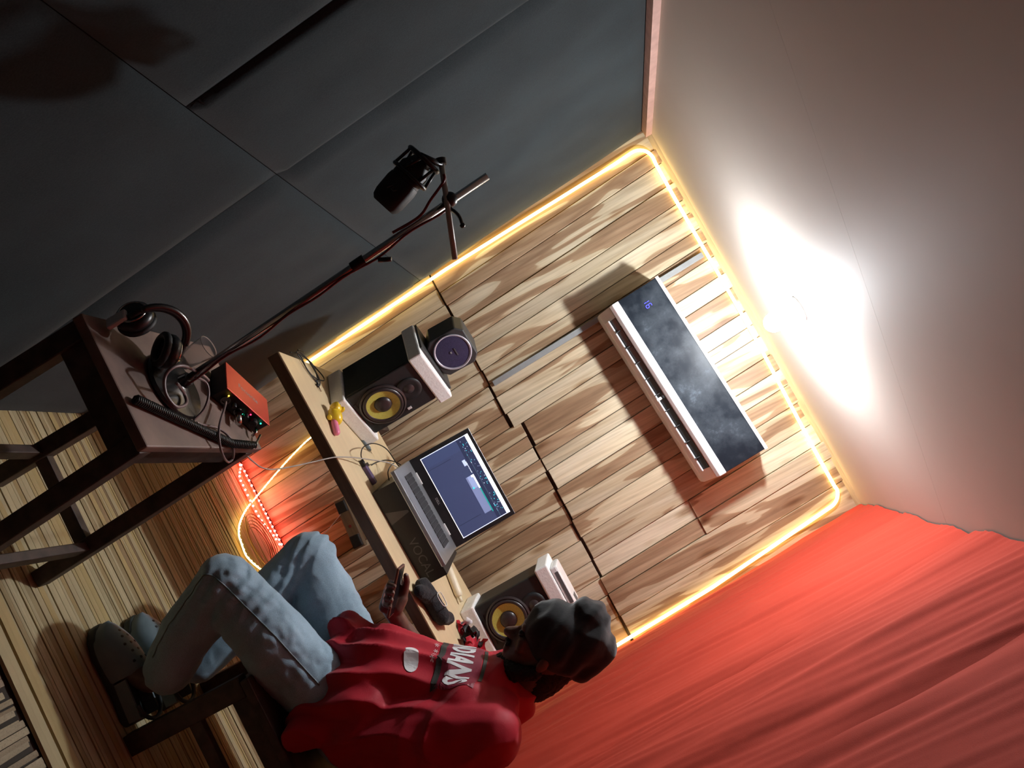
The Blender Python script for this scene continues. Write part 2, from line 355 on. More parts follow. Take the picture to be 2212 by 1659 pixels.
# cable duct on the planks, running up behind the air conditioner
d0, d1 = ony(1067, 829, -.015), ony(1517, 551, -.015)
MB().hexa([(d0.x - .012, -.036, d0.z), (d0.x + .012, -.036, d0.z), (d0.x + .012, -.017, d0.z), (d0.x - .012, -.017, d0.z),
           (d1.x - .012, -.036, d1.z), (d1.x + .012, -.036, d1.z), (d1.x + .012, -.017, d1.z), (d1.x - .012, -.017, d1.z)]).build('cable_duct', M['duct'], wb, bevel=.002)

# trims under the ceiling
t1 = MB().hexa([(WX(-.02, H) , -.012, H - .020), (WX(W + .02, H), -.012, H - .020), (WX(W + .02, H), .0, H - .020), (WX(-.02, H), .0, H - .020),
                (WX(-.02, H), -.03, H), (WX(W + .02, H), -.03, H), (WX(W + .02, H), .0, H), (WX(-.02, H), .0, H)]).build('trim_1', M['trim_wood']); struct(t1)
t2 = MB().hexa([(LX(YR, H) - .01, YR, H - .028), (LX(YR, H) + .028, YR, H - .028), (LX(0, H) + .028, -.03, H - .028), (LX(0, H) - .01, -.03, H - .028),
                (LX(YR, H) - .01, YR, H), (LX(YR, H) + .028, YR, H), (LX(0, H) + .028, -.03, H), (LX(0, H) - .01, -.03, H)]).build('trim_2', M['trim_pink']); struct(t2)

# padded felt panels of the left wall
def pad(y0, y1, z0, z1, seed, name='felt_panel'):
    nu, nv = 34, 34; rings = []
    for i in range(nu + 1):
        a = i / nu; row = []
        for j in range(nv + 1):
            b_ = j / nv; y = y0 + (y1 - y0) * a; z = z0 + (z1 - z0) * b_
            e = min(a * abs(y1 - y0), (1 - a) * abs(y1 - y0), b_ * (z1 - z0), (1 - b_) * (z1 - z0))
            h = .016 * (1 - math.exp(-e / .006))
            wv = noise.noise(Vector((y * 2.2 + seed, z * 1.6, seed))) * .010 + noise.noise(Vector((y * 9 + seed * 3, z * 3.0, 2))) * .0025
            row.append((LX(y, z) - .012 + h + wv * min(1, e / .06), y, z))
        rings.append(row)
    vs = [p for r in rings for p in r]; n = nv + 1
    fs = [(i * n + j, i * n + j + 1, (i + 1) * n + j + 1, (i + 1) * n + j) for i in range(nu) for j in range(nv)]
    MB().add(vs, fs).build(name, M['felt'], wl, smooth=True)
pad(-.012, -1.476, 1.121, H - .03, 1); pad(-1.478, -1.915, 1.121, H - .03, 2); pad(-1.917, -2.9, 1.121, H - .03, 3); pad(-2.905, YR + .02, 1.121, H - .03, 4)
pad(-.012, -1.476, -.02, 1.119, 5); pad(-1.478, -2.6, -.02, 1.119, 6); pad(-2.605, YR + .02, -.02, 1.119, 7)

# red cloth hung over the right wall, in three overlapping falls
def drape(y0, y1, off, seed, tilt):
    nu, nv = 130, 60; vs = []
    for i in range(nu + 1):
        a = i / nu
        for j in range(nv + 1):
            b_ = j / nv; z = -.0 + (H - .004) * b_
            y = y0 + (y1 - y0) * a
            bulge = .030 * math.sin(math.pi * min(1, a * 1.05)) ** .8
            rp1 = .006 * math.sin(a * 21 + seed + z * .9 + 1.5 * noise.noise(Vector((a * 3, z * 1.2, seed)))) * (0.4 + .6 * a)
            rp2 = .010 * noise.noise(Vector((y * 5 + z * 1.6, z * .9, seed * 2.0))) + .006 * noise.noise(Vector((y * 15 + z * 2.2, z * 1.1, seed * 5.0))) + .0025 * (1 - abs(noise.noise(Vector((y * 24 + z * 5, z * 1.4, seed))) * 4))
            lap = -.026 * max(0, (a - .88) / .12) ** 2
            crease = .006 * math.exp(-((z - 1.62 + y * .1) / .008) ** 2) if seed == 1 else 0
            vs.append((RX(y, z) + off - bulge * .6 - rp1 - rp2 - lap * 0 + tilt * a - crease, y, z))
    n = nv + 1
    fs = [(i * n + j, i * n + j + 1, (i + 1) * n + j + 1, (i + 1) * n + j) for i in range(nu) for j in range(nv)]
    o = MB().add(vs, fs).build('cloth_fall', M['red_cloth'], wr, smooth=True); return o
drape(-.004, -1.22, .012, 1, .0); drape(-1.175, -1.92, -.012, 2, .018); drape(-1.87, -3.2, -.020, 3, .0); drape(-3.15, YR + .02, -.02, 4, 0)

# bamboo slats of the floor
def slatmesh(L_, w_, h_):
    mb = MB().loft([[(x, -w_ / 2, -h_ / 2), (x, -w_ * .46, h_ * .42), (x, 0, h_ / 2), (x, w_ * .46, h_ * .42), (x, w_ / 2, -h_ / 2)] for x in (-L_ / 2, L_ / 2)])
    me = bpy.data.meshes.new('slat'); me.from_pydata([tuple(p) for p in mb.v], [], mb.f); return me
me_x = [slatmesh(1.98, 1.0, .010) for _ in range(1)][0]; me_x.materials.append(M['slatx'])
rs = random.Random(5)
y = -.004
while y > -1.60:
    wd = rs.uniform(.009, .024); o = bpy.data.objects.new('slat', me_x); COL.objects.link(o); o.parent = fl
    o.matrix_parent_inverse = fl.matrix_world.inverted()
    o.location = (1.06 + rs.uniform(-.01, .01), y - wd / 2, -.008 + rs.uniform(-.002, .001)); o.scale = (1, wd - .0004, 1); o.rotation_euler = (0, 0, rs.uniform(-.0012, .0012)); y -= wd + rs.choice((0, 0, 0, .002))
for yy, wd in ((-1.622, .036), (-1.668, .042)):
    o = bpy.data.objects.new('slat', me_x); COL.objects.link(o); o.parent = fl; o.matrix_parent_inverse = fl.matrix_world.inverted()
    o.location = (1.06, yy, -.006); o.scale = (1, wd, 1)
    o.rotation_euler = (0, 0, -.07 if False else -.02)
me_y = slatmesh(1.3, 1.0, .010); me_y.materials.append(M['slaty'])
x = .12
while x < 2.05:
    wd = rs.uniform(.012, .022); o = bpy.data.objects.new('slat', me_y); COL.objects.link(o); o.parent = fl; o.matrix_parent_inverse = fl.matrix_world.inverted()
    o.location = (x, -1.70 - .65 - rs.uniform(0, .02), -.009 + rs.uniform(-.003, .002)); o.scale = (1, wd - .001, 1); o.rotation_euler = (0, 0, math.pi / 2 + rs.uniform(-.02, .02)); x += wd

# ------------------------------------------------------------------ lamp, led strips
lamp = thing('ceiling_lamp', (BULB.x, BULB.y, H), 'glaring white bulb in a white holder on the ceiling above the air conditioner', 'lamp')
LM = Matrix.Translation((BULB.x, BULB.y, 0))
MB().lathe([(.045, H), (.045, H - .012), (.028, H - .02), (.026, H - .020), (.022, H - .05)], 24, LM).build('lamp_holder', M['white_pl'], lamp, auto=.6)
MB().lathe([(.026, BULB.z + .020), (.027, BULB.z + .023), (.024, BULB.z + .034), (.021, H - .052), (.020, H - .049)], 24, LM).build('bulb_neck', M['white_pl'], lamp, smooth=True)
MB().sphere(BULB, .033, 24, 16).build('bulb', M['bulb'], lamp, smooth=True)

def led_strip(name, pts, label, mat_t, mat_d, wdt=.006, bead=.0035, step=.017, normal=None):
    o = thing(name, pts[0], label, 'led strip')
    MB().tube(pts, wdt, 6).build('tape', mat_t, o, smooth=True)
    if step:
        mb = None; acc = 0; last = Vector(pts[0]); first = None
        for p in pts[1:]:
            p = Vector(p); dl = (p - last).length; acc += dl
            if acc >= step:
                acc = 0
                q = p + (normal or Vector((0, -.006, 0)))
                if first is None:
                    first = MB().sphere(q, bead, 8, 6).build('diode', mat_d, o, smooth=True); base = q
                else:
                    c = first.copy(); COL.objects.link(c); c.parent = o; c.location = first.location + (q - base)
            last = p
    return o
yo = -.026
ur, zt = W - .012, H - .043
def UL(z): return .015 + .030 * max(0, min(1, (z - 1.25) / .85))
pl = []
for i in range(60): z = .40 + (zt - .07 - .40) * i / 59; pl.append(Vector((WX(UL(z), z), yo, z)))
for i in range(1, 9): t = i / 8 * math.pi / 2; z = zt - .07 + .07 * math.sin(t); pl.append(Vector((WX(UL(z) + .07 * (1 - math.cos(t)), z), yo, z)))
u0_ = UL(zt) + .07
for i in range(1, 60): u = u0_ + (ur - .09 - u0_) * i / 59; pl.append(Vector((WX(u, zt), yo, zt - .004 * math.sin(u * 5) - .012 * (u / 1.7) ** 2)))
zc = zt - .012
for i in range(1, 9): t = i / 8 * math.pi / 2; z = zc - .06 + .06 * math.cos(t); pl.append(Vector((WX(ur - .09 + .06 * math.sin(t), z), yo, z)))
for i in range(1, 60): z = zc - .06 - (zc - .06 - .25) * i / 59; pl.append(Vector((WX(ur - .03 + .03 * min(1, i / 18), z), yo, z)))
led_strip('led_strip', pl, 'warm yellow led strip running around the edge of the plank wall', M['led_y'], M['led_w'], .0078, .004, 0)
gp = [ony(705, 925, -.02), ony(668, 948, -.02), ony(630, 985, -.02), ony(590, 1030, -.03)]
fp = [onz(q[0], q[1], .012) for q in ((555, 1072), (532, 1100), (518, 1130), (516, 1155), (521, 1172), (530, 1197), (540, 1210), (553, 1222), (590, 1250))]
led_strip('led_strip', spline(gp + fp, 10), 'loose end of warm yellow led strip curling down onto the bamboo floor', M['led_y2'], M['led_w2'], .0035, .0042, .018, Vector((0, -.003, .003)))
rpnts = [onz(640, 1225, .012) + Vector((0, -.03, 0)), onz(603, 1154, .01) + Vector((0, -.03, 0)), onz(565, 1080, .01) + Vector((0, -.03, 0)), onz(527, 1004, .012) + Vector((0, -.03, 0)),
         onz(519, 1012, .012), onz(517, 1032, .01), onz(526, 1052, .01), onz(540, 1082, .01), onz(556, 1112, .01), onz(572, 1136, .01), onz(585, 1150, .01), onz(600, 1172, .01), onz(625, 1210, .01)]
led_strip('led_strip', spline(rpnts, 8), 'red glowing led strip folded double along the foot of the plank wall', M['led_r'], M['led_rd'], .0042, .0042, .019, Vector((0, -.004, .004)))

# ------------------------------------------------------------------ air conditioner
acm = frame((1.003, -.018, 1.893), (math.cos(.058), 0, math.sin(.058)), None, (-math.sin(.058), 0, math.cos(.058)))
ac = thing('air_conditioner', (1.003, -.018, 1.75), 'black and silver split air conditioner high on the plank wall', 'air conditioner')
def extr(prof, x0, x1, Mx): return MB().loft([[(x0, y, z) for y, z in prof], [(x1, y, z) for y, z in prof]], True, False, Mx)
hl = .405
body = [(0, .142), (-.150, .142), (-.182, .132), (-.186, -.055), (-.188, -.070), (-.178, -.092), (-.176, -.094), (-.120, -.142), (-.07, -.150), (0, -.150)]
extr(body, -hl, hl, acm).build('casing', M['silver_pl'], ac, bevel=.004, auto=.5)
extr([(-.183, .134), (-.197, .130), (-.200, -.050), (-.186, -.054)], -hl + .001, hl - .001, acm).build('front_panel', M['ac_panel'], ac, bevel=.002)
extr([(-.150, .1425), (-.198, .133), (-.201, .126), (-.201, .131), (-.199, .1385), (-.150, .1465)], -hl - .001, hl + .001, acm).build('top_edge', M['silver_pl'], ac)
extr([(-.192, -.048), (-.204, -.050), (-.205, -.078), (-.190, -.092)], -hl, hl, acm).build('lower_lip', M['silver_pl'], ac, bevel=.003)
extr([(-.176, -.092), (-.180, -.095), (-.152, -.119), (-.148, -.116)], -hl + .05, hl - .05, acm).build('air_outlet', M['black_pl'], ac)
lv = extr([(-.150, -.120), (-.160, -.119), (-.158, -.125), (-.138, -.140), (-.126, -.138)], -hl + .045, hl - .045, acm).build('louver', M['silver_pl'], ac, bevel=.002)
for i in range(9):
    MB().box((-.30 + .075 * i, -.160, -.110), (.003, .03, .03), acm).build('vane', M['black_mat'], ac)
MB().box((.02, -.168, -.118), (.012, .02, .022), acm).build('louver_motor', M['silver_pl'], ac, bevel=.003)
def segdigit(ch, cx, cz, s):
    on = {'1': 'bc', '6': 'acdefg', '8': 'abcdefg', '2': 'abged'}[ch]; mb = MB()
    P = dict(a=(0, 1, 1, 0), g=(0, 0, 1, 0), d=(0, -1, 1, 0), b=(.5, .5, 0, 1), c=(.5, -.5, 0, 1), f=(-.5, .5, 0, 1), e=(-.5, -.5, 0, 1))
    for k in on:
        x_, z_, h_, v_ = P[k]; mb.box((cx + x_ * s, -.2015, cz + z_ * s), (s * .8 if h_ else s * .22, .001, s * .8 if v_ else s * .22), acm)
    return mb
for ch, cx in (('1', -.345), ('6', -.322)): segdigit(ch, cx, .045, .012).build('display_digit', M['disp'], ac)

# ------------------------------------------------------------------ desk
D = .70
def up(p, z): return Vector((p.x, p.y, z))
FL, BL = onz(602, 759, D), onz(753, 818, D)
fdir = (onz(953, 1398, D) - FL).normalized(); bdir = (onz(1031, 1307, D) - BL).normalized()
FR = FL + fdir * 1.40; BR = BL + bdir * 1.30
desk = thing('desk', (1.0, -.5, 0), 'pale laminate desk with a brown edge along the plank wall', 'desk')
MB().hexa([up(FL, D - .018), up(FR, D - .018), up(BR, D - .018), up(BL, D - .018), up(FL, D), up(FR, D), up(BR, D), up(BL, D)]).build('desk_top', M['desk'], desk, bevel=.0015)
fn = Vector((fdir.y, -fdir.x, 0))
MB().hexa([up(FL + fn * .003, D - .045), up(FR + fn * .003, D - .045), up(FR - fn * .022, D - .045), up(FL - fn * .022 + fdir * .004, D - .045),
           up(FL + fn * .003, D - .003), up(FR + fn * .003, D - .003), up(FR - fn * .022, D - .0185), up(FL - fn * .022 + fdir * .004, D - .0185)]).build('front_rail', M['desk_edge'], desk, bevel=.002)
for t in (.18, .62, .93):
    a = FL.lerp(FR, t); b_ = BL.lerp(BR, t)
    MB().hexa([Vector((b_.x - .015, -.012, .50)), Vector((b_.x + .015, -.012, .50)), Vector((b_.x + .015, -.012, .49)), Vector((b_.x - .015, -.012, .49)),
               Vector((a.x - .015, a.y + .06, D - .0185)), Vector((a.x + .015, a.y + .06, D - .0185)), Vector((b_.x + .015, -.012, D - .0185)), Vector((b_.x - .015, -.012, D - .0185))]).build('bracket', M['dark_wood'], desk)

# ------------------------------------------------------------------ studio monitors on foam pads
def oriented(p, xdir, z):   # local frame: x along the front (to the right), y into the depth, z up
    xd = Vector((xdir[0], xdir[1], 0)).normalized(); return frame((p.x, p.y, z), xd, None, (0, 0, 1))
def lean(vs, k=.075): return vs
def monitor(Mx, w_, d_, h_, label, pads, group):
    o = thing('studio_monitor', Mx @ Vector((w_ / 2, d_ / 2, 0)), label, 'speaker', group)
    SH = Mx @ Matrix(((1, 0, -.03, 0), (0, 1, 0, 0), (0, 0, 1, 0), (0, 0, 0, 1)))
    MB().box((w_ / 2, d_ / 2 + .004, h_ / 2), (w_, d_ - .008, h_), SH).build('cabinet', M['spk_side'], o, bevel=.004)
    MB().box((w_ / 2, .004, h_ / 2), (w_ - .002, .012, h_ - .002), SH).build('baffle', M['spk_black'], o, bevel=.005)
    rw = w_ * .385; cz = h_ * .36
    B = SH @ Matrix.Translation((w_ / 2, -.002, cz)) @ Matrix.Rotation(math.pi / 2, 4, 'X')
    MB().lathe([(rw * 1.12, .0), (rw * 1.12, .006), (rw * 1.04, .010), (rw * .98, .006), (rw * .98, 0)], 40, B).build('woofer_frame', M['rubber'], o, auto=.7)
    MB().lathe([(rw * 1.0, .004), (rw * .95, .013), (rw * .86, .014), (rw * .80, .008)], 40, B, False).build('surround', M['rubber'], o, smooth=True)
    MB().lathe([(rw * .81, .009), (rw * .6, .005), (rw * .40, .0015)], 40, B, False).build('cone', M['yellow_cone'], o, smooth=True)
    MB().lathe([(rw * .43, .002), (rw * .40, .008), (rw * .30, .013), (rw * .16, .016), (.0005, .017)], 32, B, False).build('dust_cap', M['rubber'], o, smooth=True)
    T = SH @ Matrix.Translation((w_ / 2, -.002, h_ * .775)) @ Matrix.Rotation(math.pi / 2, 4, 'X')
    MB().lathe([(w_ * .24, .0), (w_ * .235, .005), (w_ * .16, .003), (w_ * .10, .001)], 32, T, False).build('tweeter_horn', M['spk_black'], o, smooth=True)
    MB().lathe([(w_ * .10, .001), (w_ * .07, .005), (.0005, .008)], 24, T, False).build('tweeter_dome', M['yellow_cone' if False else 'rubber'], o, smooth=True)
    MB().box((w_ * .87, -.004, h_ * .62), (.012, .004, .016), SH).build('badge', M['silver_pl'], o, bevel=.001)
    MB().box((w_ * .5, -.003, h_ * .045), (w_ * .6, .004, h_ * .035), SH).build('port_slot', M['black_mat'], o)
    return o
# left monitor: corners of its foot pad read on the desk
padh = .058
lf, rf = onz(722, 871, D), onz(826, 957, D)
b_lf, b_rf, b_lb = onz(746, 862, D + padh), onz(815, 942, D + padh), onz(737, 796, D + padh)
fx = (b_rf - b_lf); mw = .205
ML = oriented(b_lf, fx, D + padh)
def padblock(Mx, w_, d_, z0, z1, label, shear=0, cut=.02):
    poly = [(0, 0), (w_, 0), (w_, d_), (0, d_)]
    o = MB().prism([(-.010, -.012), (w_ + .028, -.010), (w_ + .025, d_ - .01), (-.016, d_ - .02)], z0, z1, Mx).build('foam_pad', M['foam'], None, bevel=.006)
    return tag(o, label, 'foam block', 'white foam blocks under and over the monitors')
ML0 = oriented(b_lf, fx, D); mh = .275
padblock(ML0, mw, .20, .0005, padh - .0005, 'white foam block under the monitor at the left end of the desk')
monitor(ML, mw, .19, mh, 'black studio monitor with yellow cone turned sideways beside the yellow toy', None, 'studio monitors with yellow cones')
SHL = ML0 @ Matrix(((1, 0, -.03, 0), (0, 1, 0, 0), (0, 0, 1, 0), (0, 0, 0, 1)))
padblock(SHL, mw, .20, padh + mh + .0008, padh + mh + .055, 'white foam block on top of the left monitor under the small round speaker')
ztop = D + padh + mh + .056
# small speaker on its tray
tq = ML0 @ Vector((.10, .11, 0))
tr = MB().prism([(-.004, .03), (mw + .012, .02), (mw + .012, .19), (-.004, .185)], padh + mh + .0555, padh + mh + .064, SHL).build('speaker_tray', M['spk_small'], None, bevel=.002)
tag(tr, 'thin dark tray between the foam block and the small round speaker', 'tray')
zs = ztop + .0085
pc = ony(983, 745, -.52)
MS = frame((pc.x - .012, -.50, zs), (.88, .30, 0), None, (0, 0, 1)) if False else frame((pc.x - .005, -.50, zs), (math.cos(.52), math.sin(.52), 0), None, (0, 0, 1))
sp = thing('round_speaker', (pc.x, -.50, zs), 'small charcoal speaker with a blue disc in a silver ring on top of the monitor', 'speaker')
hw, hh = .080, .155
octo = [(-hw, .022), (-hw + .022, 0), (hw - .022, 0), (hw, .022), (hw, hh - .026), (hw - .026, hh), (-hw + .026, hh), (-hw, hh - .026)]
MSy = MS @ Matrix(((1, 0, 0, 0), (0, 0, 1, 0), (0, 1, 0, 0), (0, 0, 0, 1)))
MB().loft([[(x, -.055, z) for x, z in octo], [(x, .075, z) for x, z in octo]], True, False, MS).build('housing', M['spk_small'], sp, bevel=.005)
G = MS @ Matrix.Translation((0, -.056, hh / 2)) @ Matrix.Rotation(math.pi / 2, 4, 'X')
MB().lathe([(.070, -.002), (.072, .003), (.068, .005), (.064, .001)], 40, G, False).build('ring', M['ring'], sp, smooth=True)
MB().lathe([(.0655, .001), (.05, .0025), (.0005, .0035)], 40, G, False).build('disc_grille', M['grille'], sp, smooth=True)
MB().box((.004, -.061, hh / 2 + .012), (.03, .0012, .004), MS).build('logo_bar', M['text_g'], sp)
MB().box((-.002, -.061, hh / 2 - .006), (.008, .0012, .006), MS).build('logo_dot', M['text_lg'], sp)
# right monitor
rb0 = onz(1024, 1313, D + padh); rdir = (onz(1053, 1378, D + padh) - rb0)
MR0 = oriented(rb0, (1, .02), D); MR = oriented(rb0, (1, .02), D + padh); rw_ = .205; rh = .275
padblock(MR0, rw_, .20, .0005, padh - .0005, 'white foam block under the monitor behind the person\'s face')
monitor(MR, rw_, .19, rh, 'black studio monitor with yellow cone partly hidden by the person\'s head', None, 'studio monitors with yellow cones')
SHR = MR0 @ Matrix(((1, 0, -.03, 0), (0, 1, 0, 0), (0, 0, 1, 0), (0, 0, 0, 1)))
padblock(SHR, rw_, .20, padh + rh + .0008, padh + rh + .055, 'white foam block on top of the monitor behind the person\'s head')
rt = thing('white_case', SHR @ Vector((.10, .07, padh + rh + .0555)), 'white case with dark label lying on the foam behind the person\'s head', 'case')
MB().prism([(.012, .0), (.19, .0), (.19, .13), (.012, .13)], padh + rh + .0555, padh + rh + .085, SHR).build('case_body', M['white_pl'], rt, bevel=.008)
MB().box((.10, -.0005, padh + rh + .073), (.13, .002, .014), SHR).build('dark_label', M['text_g'], rt)
MB().box((.165, .06, padh + rh + .0855), (.03, .05, .002), SHR).build('side_label', M['text_g'], rt)

# ------------------------------------------------------------------ laptop on a black box
bz = .80
p0, p1 = onz(805, 1072, D), onz(893, 1227, D)
bx0 = Vector((.815, -.745, D)); bdirx = (p1 - p0).normalized()
MBx = frame((p0.x - .01, p0.y + .005, D + .0005), bdirx, None, (0, 0, 1))
vb = thing('cardboard_box', MBx @ Vector((.19, .13, 0)), 'flat black box printed with the word vocal under the laptop', 'box')
MB().box((.192, .13, .0475), (.384, .26, .095), MBx).build('carton', M['black_box'], vb, bevel=.002)
vs, fs = textmesh('VOCAL', .046); TX = MBx @ Matrix.Translation((.286, -.0012, .042)) @ Matrix.Rotation(math.pi / 2, 4, 'X')
MB().add(vs, fs, TX).build('lettering', M['text_g'], vb)
MB().add([(.085, -.0012, .006), (.135, -.0012, .006), (.120, -.0012, .085), (.112, -.0012, .085)], [(0, 1, 2, 3)], MBx).build('pale_emblem', M['text_g'], vb)
lp0, lp1 = onz(848, 1018, D + .108), onz(964, 1229, D + .108)
ld = (lp1 - lp0).normalized(); lw = .383
LPM = frame((lp0.x, lp0.y, D + .0962), ld, None, (0, 0, 1))
lt = thing('laptop', LPM @ Vector((lw / 2, .13, 0)), 'open silver laptop showing recording software, standing on the black box', 'laptop')
MB().prism([(0, 0), (lw, 0), (lw, .255), (0, .255)], 0, .017, LPM).build('base', M['alu'], lt, bevel=.003)
MB().box((lw / 2, .135, .0172), (lw * .76, .105, .001), LPM).build('key_well', M['key'], lt)
kb = []
kmesh = None
for r_ in range(6):
    for c_ in range(15):
        cxk = lw * .125 + c_ * lw * .75 / 14.0 * .985; cyk = .092 + r_ * .0175
        if kmesh is None:
            kmesh = MB().box((cxk, cyk, .0186), (.0155, .0135, .0022), LPM).build('key', M['key'], lt); k0 = LPM @ Vector((cxk, cyk, 0))
        else:
            c = kmesh.copy(); COL.objects.link(c); c.parent = lt; c.location = kmesh.location + (LPM @ Vector((cxk, cyk, 0)) - k0)
MB().box((lw / 2 - .03, .045, .0172), (.105, .065, .0008), LPM).build('touchpad', M['alu'], lt)
for hx in (.08, lw - .08): MB().box((hx, .250, .0185), (.05, .012, .006), LPM).build('hinge', M['white_pl'], lt, bevel=.001)
ang = math.radians(14)
SCM = LPM @ Matrix.Translation((0, .252, .016)) @ Matrix.Rotation(-ang, 4, 'X')   # x right, z up the lid
sh = .262
lid = MB().box((lw / 2, .004, sh / 2), (lw, .007, sh), SCM).build('lid', M['alu'], lt, bevel=.002)
MB().box((lw / 2, -.0006, sh / 2), (lw - .002, .003, sh - .002), SCM).build('bezel', M['black_pl'], lt, bevel=.001)
def scr(name, x0, x1, z0, z1, col, st, d=-.0026, par=None):
    X0, X1 = .018 + x0 * (lw - .036), .018 + x1 * (lw - .036); Z0, Z1 = .040 + z0 * (sh - .054), .040 + z1 * (sh - .054)
    key = 'scr_%s_%.2f' % ('_'.join('%.2f' % c for c in col), st)
    if key not in M: M[key] = emis(key.replace('scr', 'screen_glow'), tuple(c ** 1.42 for c in col), st * .42)
    return MB().box(((X0 + X1) / 2, d, (Z0 + Z1) / 2), (X1 - X0, .0004, Z1 - Z0), SCM).build(name, M[key], par or screen)
screen = lt
screen = scr('screen', 0, 1, 0, 1, (.085, .105, .19), 1.0)
scr('border', 0, 1, 0, .012, (1, 1, 1), 1.2, -.0032); scr('border', 0, .008, 0, 1, (.8, .85, 1), 1.0, -.0032); scr('border', .992, 1, 0, 1, (.8, .85, 1), 1.0, -.0032)
scr('title_bar', 0, 1, .955, 1, (1, 1, 1), 1.6, -.0032); scr('title_bar', .0, 1, .93, .955, (.9, .92, .98), 1.4, -.0032)
scr('toolbar', .01, .99, .74, .93, (.05, .065, .13), .9, -.0030)
scr('timeline', .18, .99, .80, .815, (.10, .14, .2), 1, -.0034)
scr('tracks', .01, .13, .05, .74, (.09, .115, .21), 1.0, -.0030)
scr('window_panel', .43, .88, .57, .72, (.26, .30, .45), 1.0, -.0034)
scr('menu_bar', .43, .60, .705, .735, (1, 1, 1), 1.5, -.0038); scr('waveform', .60, .90, .715, .735, (.02, .42, .38), 1.0, -.0038)
scr('clip', .43, .58, .60, .70, (.36, .42, .60), 1.0, -.0038); scr('clip', .56, .58, .60, .63, (.1, .8, .8), 1.0, -.0042); scr('knob', .43, .455, .675, .70, (1, 1, 1), 1.3, -.0042)
scr('mixer', .24, .31, .66, .72, (.55, .62, .8), 1.0, -.0036)
for i in range(8): scr('text_row', .27 + i * .018, .283 + i * .018, .715 + .004 * (i % 2), .728 + .004 * (i % 2), (.8, .85, .95), 1.0, -.0040)
rt_ = random.Random(9)
for i in range(60):
    a = rt_.uniform(.03, .95); b_ = rt_.choice((.80, .825, .85, .875, .90)); scr('icon', a, a + rt_.uniform(.005, .014), b_, b_ + .012, rt_.choice(((.1, .7, .75), (.2, .5, .6), (.7, .75, .85), (.4, .45, .6))), 1.0, -.0036)
scr('divider', .16, .163, .03, .5, (.03, .035, .07), 1, -.0034); scr('divider', .86, .863, .03, .5, (.03, .035, .07), 1, -.0034)
vs, fs = textmesh('DELL', .013); MB().add(vs, fs, SCM @ Matrix.Translation((lw / 2, -.0024, .022)) @ Matrix.Rotation(math.pi / 2, 4, 'X')).build('maker_mark', M['text_lg'], lt)

# ------------------------------------------------------------------ small things on the desk
Dz = D + .0006
def ground(pts, z): return [up(onz(x, y, z), z) for x, y in pts]
cb = [(625, 762), (650, 770), (690, 812), (692, 826), (672, 812), (648, 780), (640, 768), (668, 790), (685, 828), (660, 800), (644, 772), (634, 764), (655, 762), (640, 758), (660, 780), (682, 820), (688, 834), (680, 822)]
r_ = random.Random(2)
cpts = [up(onz(x, y, D), D + .004 + .003 * (i % 4)) for i, (x, y) in enumerate(cb)]
co = thing('coiled_audio_cable', cpts[0], 'bundle of thin black cable with a metal jack on the left end of the desk', 'cable')
MB().tube(spline(cpts, 8), .0024, 6).build('cord', M['cable_b'], co, smooth=True)
ja, jb = onz(684, 828, D + .006), onz(694, 846, D + .005)
MB().tube([ja, ja.lerp(jb, .45)], .0045, 8).build('plug_grip', M['cable_b'], co, smooth=True); MB().tube([ja.lerp(jb, .45), jb], .0022, 8).build('jack_pin', M['chrome'], co, smooth=True)
# yellow toy
tp = onz(712, 905, D); th_ = math.radians(-15)
TM = frame((tp.x, tp.y, D), (math.cos(th_), math.sin(th_), 0), None, (0, 0, 1))
ty = thing('rubber_toy', tp, 'shiny yellow rubber animal toy with a pink snout lying on the desk', 'toy')
MB().sphere((.0, .0, .024), (.036, .024, .024), 20, 14, TM).build('body', M['toy_y'], ty, smooth=True)
MB().sphere((-.026, .004, .034), (.022, .022, .021), 20, 14, TM).build('head', M['toy_y'], ty, smooth=True)
MB().sphere((-.030, -.014, .042), (.012, .006, .017), 14, 10, TM).build('ear', M['toy_y'], ty, smooth=True); MB().sphere((-.018, .022, .046), (.011, .006, .014), 14, 10, TM).build('ear', M['toy_y'], ty, smooth=True)
MB().cone(TM @ Vector((.025, -.012, .016)), TM @ Vector((.066, -.022, .013)), .012, .0125, 16).build('snout', M['toy_p'], ty, smooth=True)
for sx, sy in ((.022, .018), (-.004, .022), (.004, -.022)): MB().sphere((sx, sy, .0102), (.011, .009, .010), 12, 8, TM).build('foot', M['toy_y'], ty, smooth=True)
for sx, sy in ((-.036, .016), (-.022, .021)): MB().sphere((sx, sy, .050), .0022, 8, 6, TM).build('eye', M['black_pl'], ty, smooth=True)
# cutter
ka, kb_ = onz(768, 930, D), onz(798, 976, D); KM = frame((ka.x, ka.y, Dz), (kb_ - ka), None, (0, 0, 1)); kl = (kb_ - ka).length
kn = thing('utility_knife', ka.lerp(kb_, .5), 'grey blue utility knife lying against the foam block', 'knife')
MB().prism([(0, .0), (.012, -.016), (kl * .9, -.010), (kl, .0), (kl * .9, .012), (.01, .016)], 0, .010, KM).build('handle', M['slate'], kn, bevel=.002)
MB().box((kl * .7, .004, .0115), (.022, .008, .003), KM).build('slider', M['white_pl'], kn, bevel=.001); MB().box((kl * .35, .0, .0102), (.03, .010, .0006), KM).build('sticker', M['text_lg'], kn)
MB().prism([(kl * .95, -.004), (kl + .012, .0), (kl * .95, .004)], .004, .0052, KM).build('blade', M['chrome'], kn)
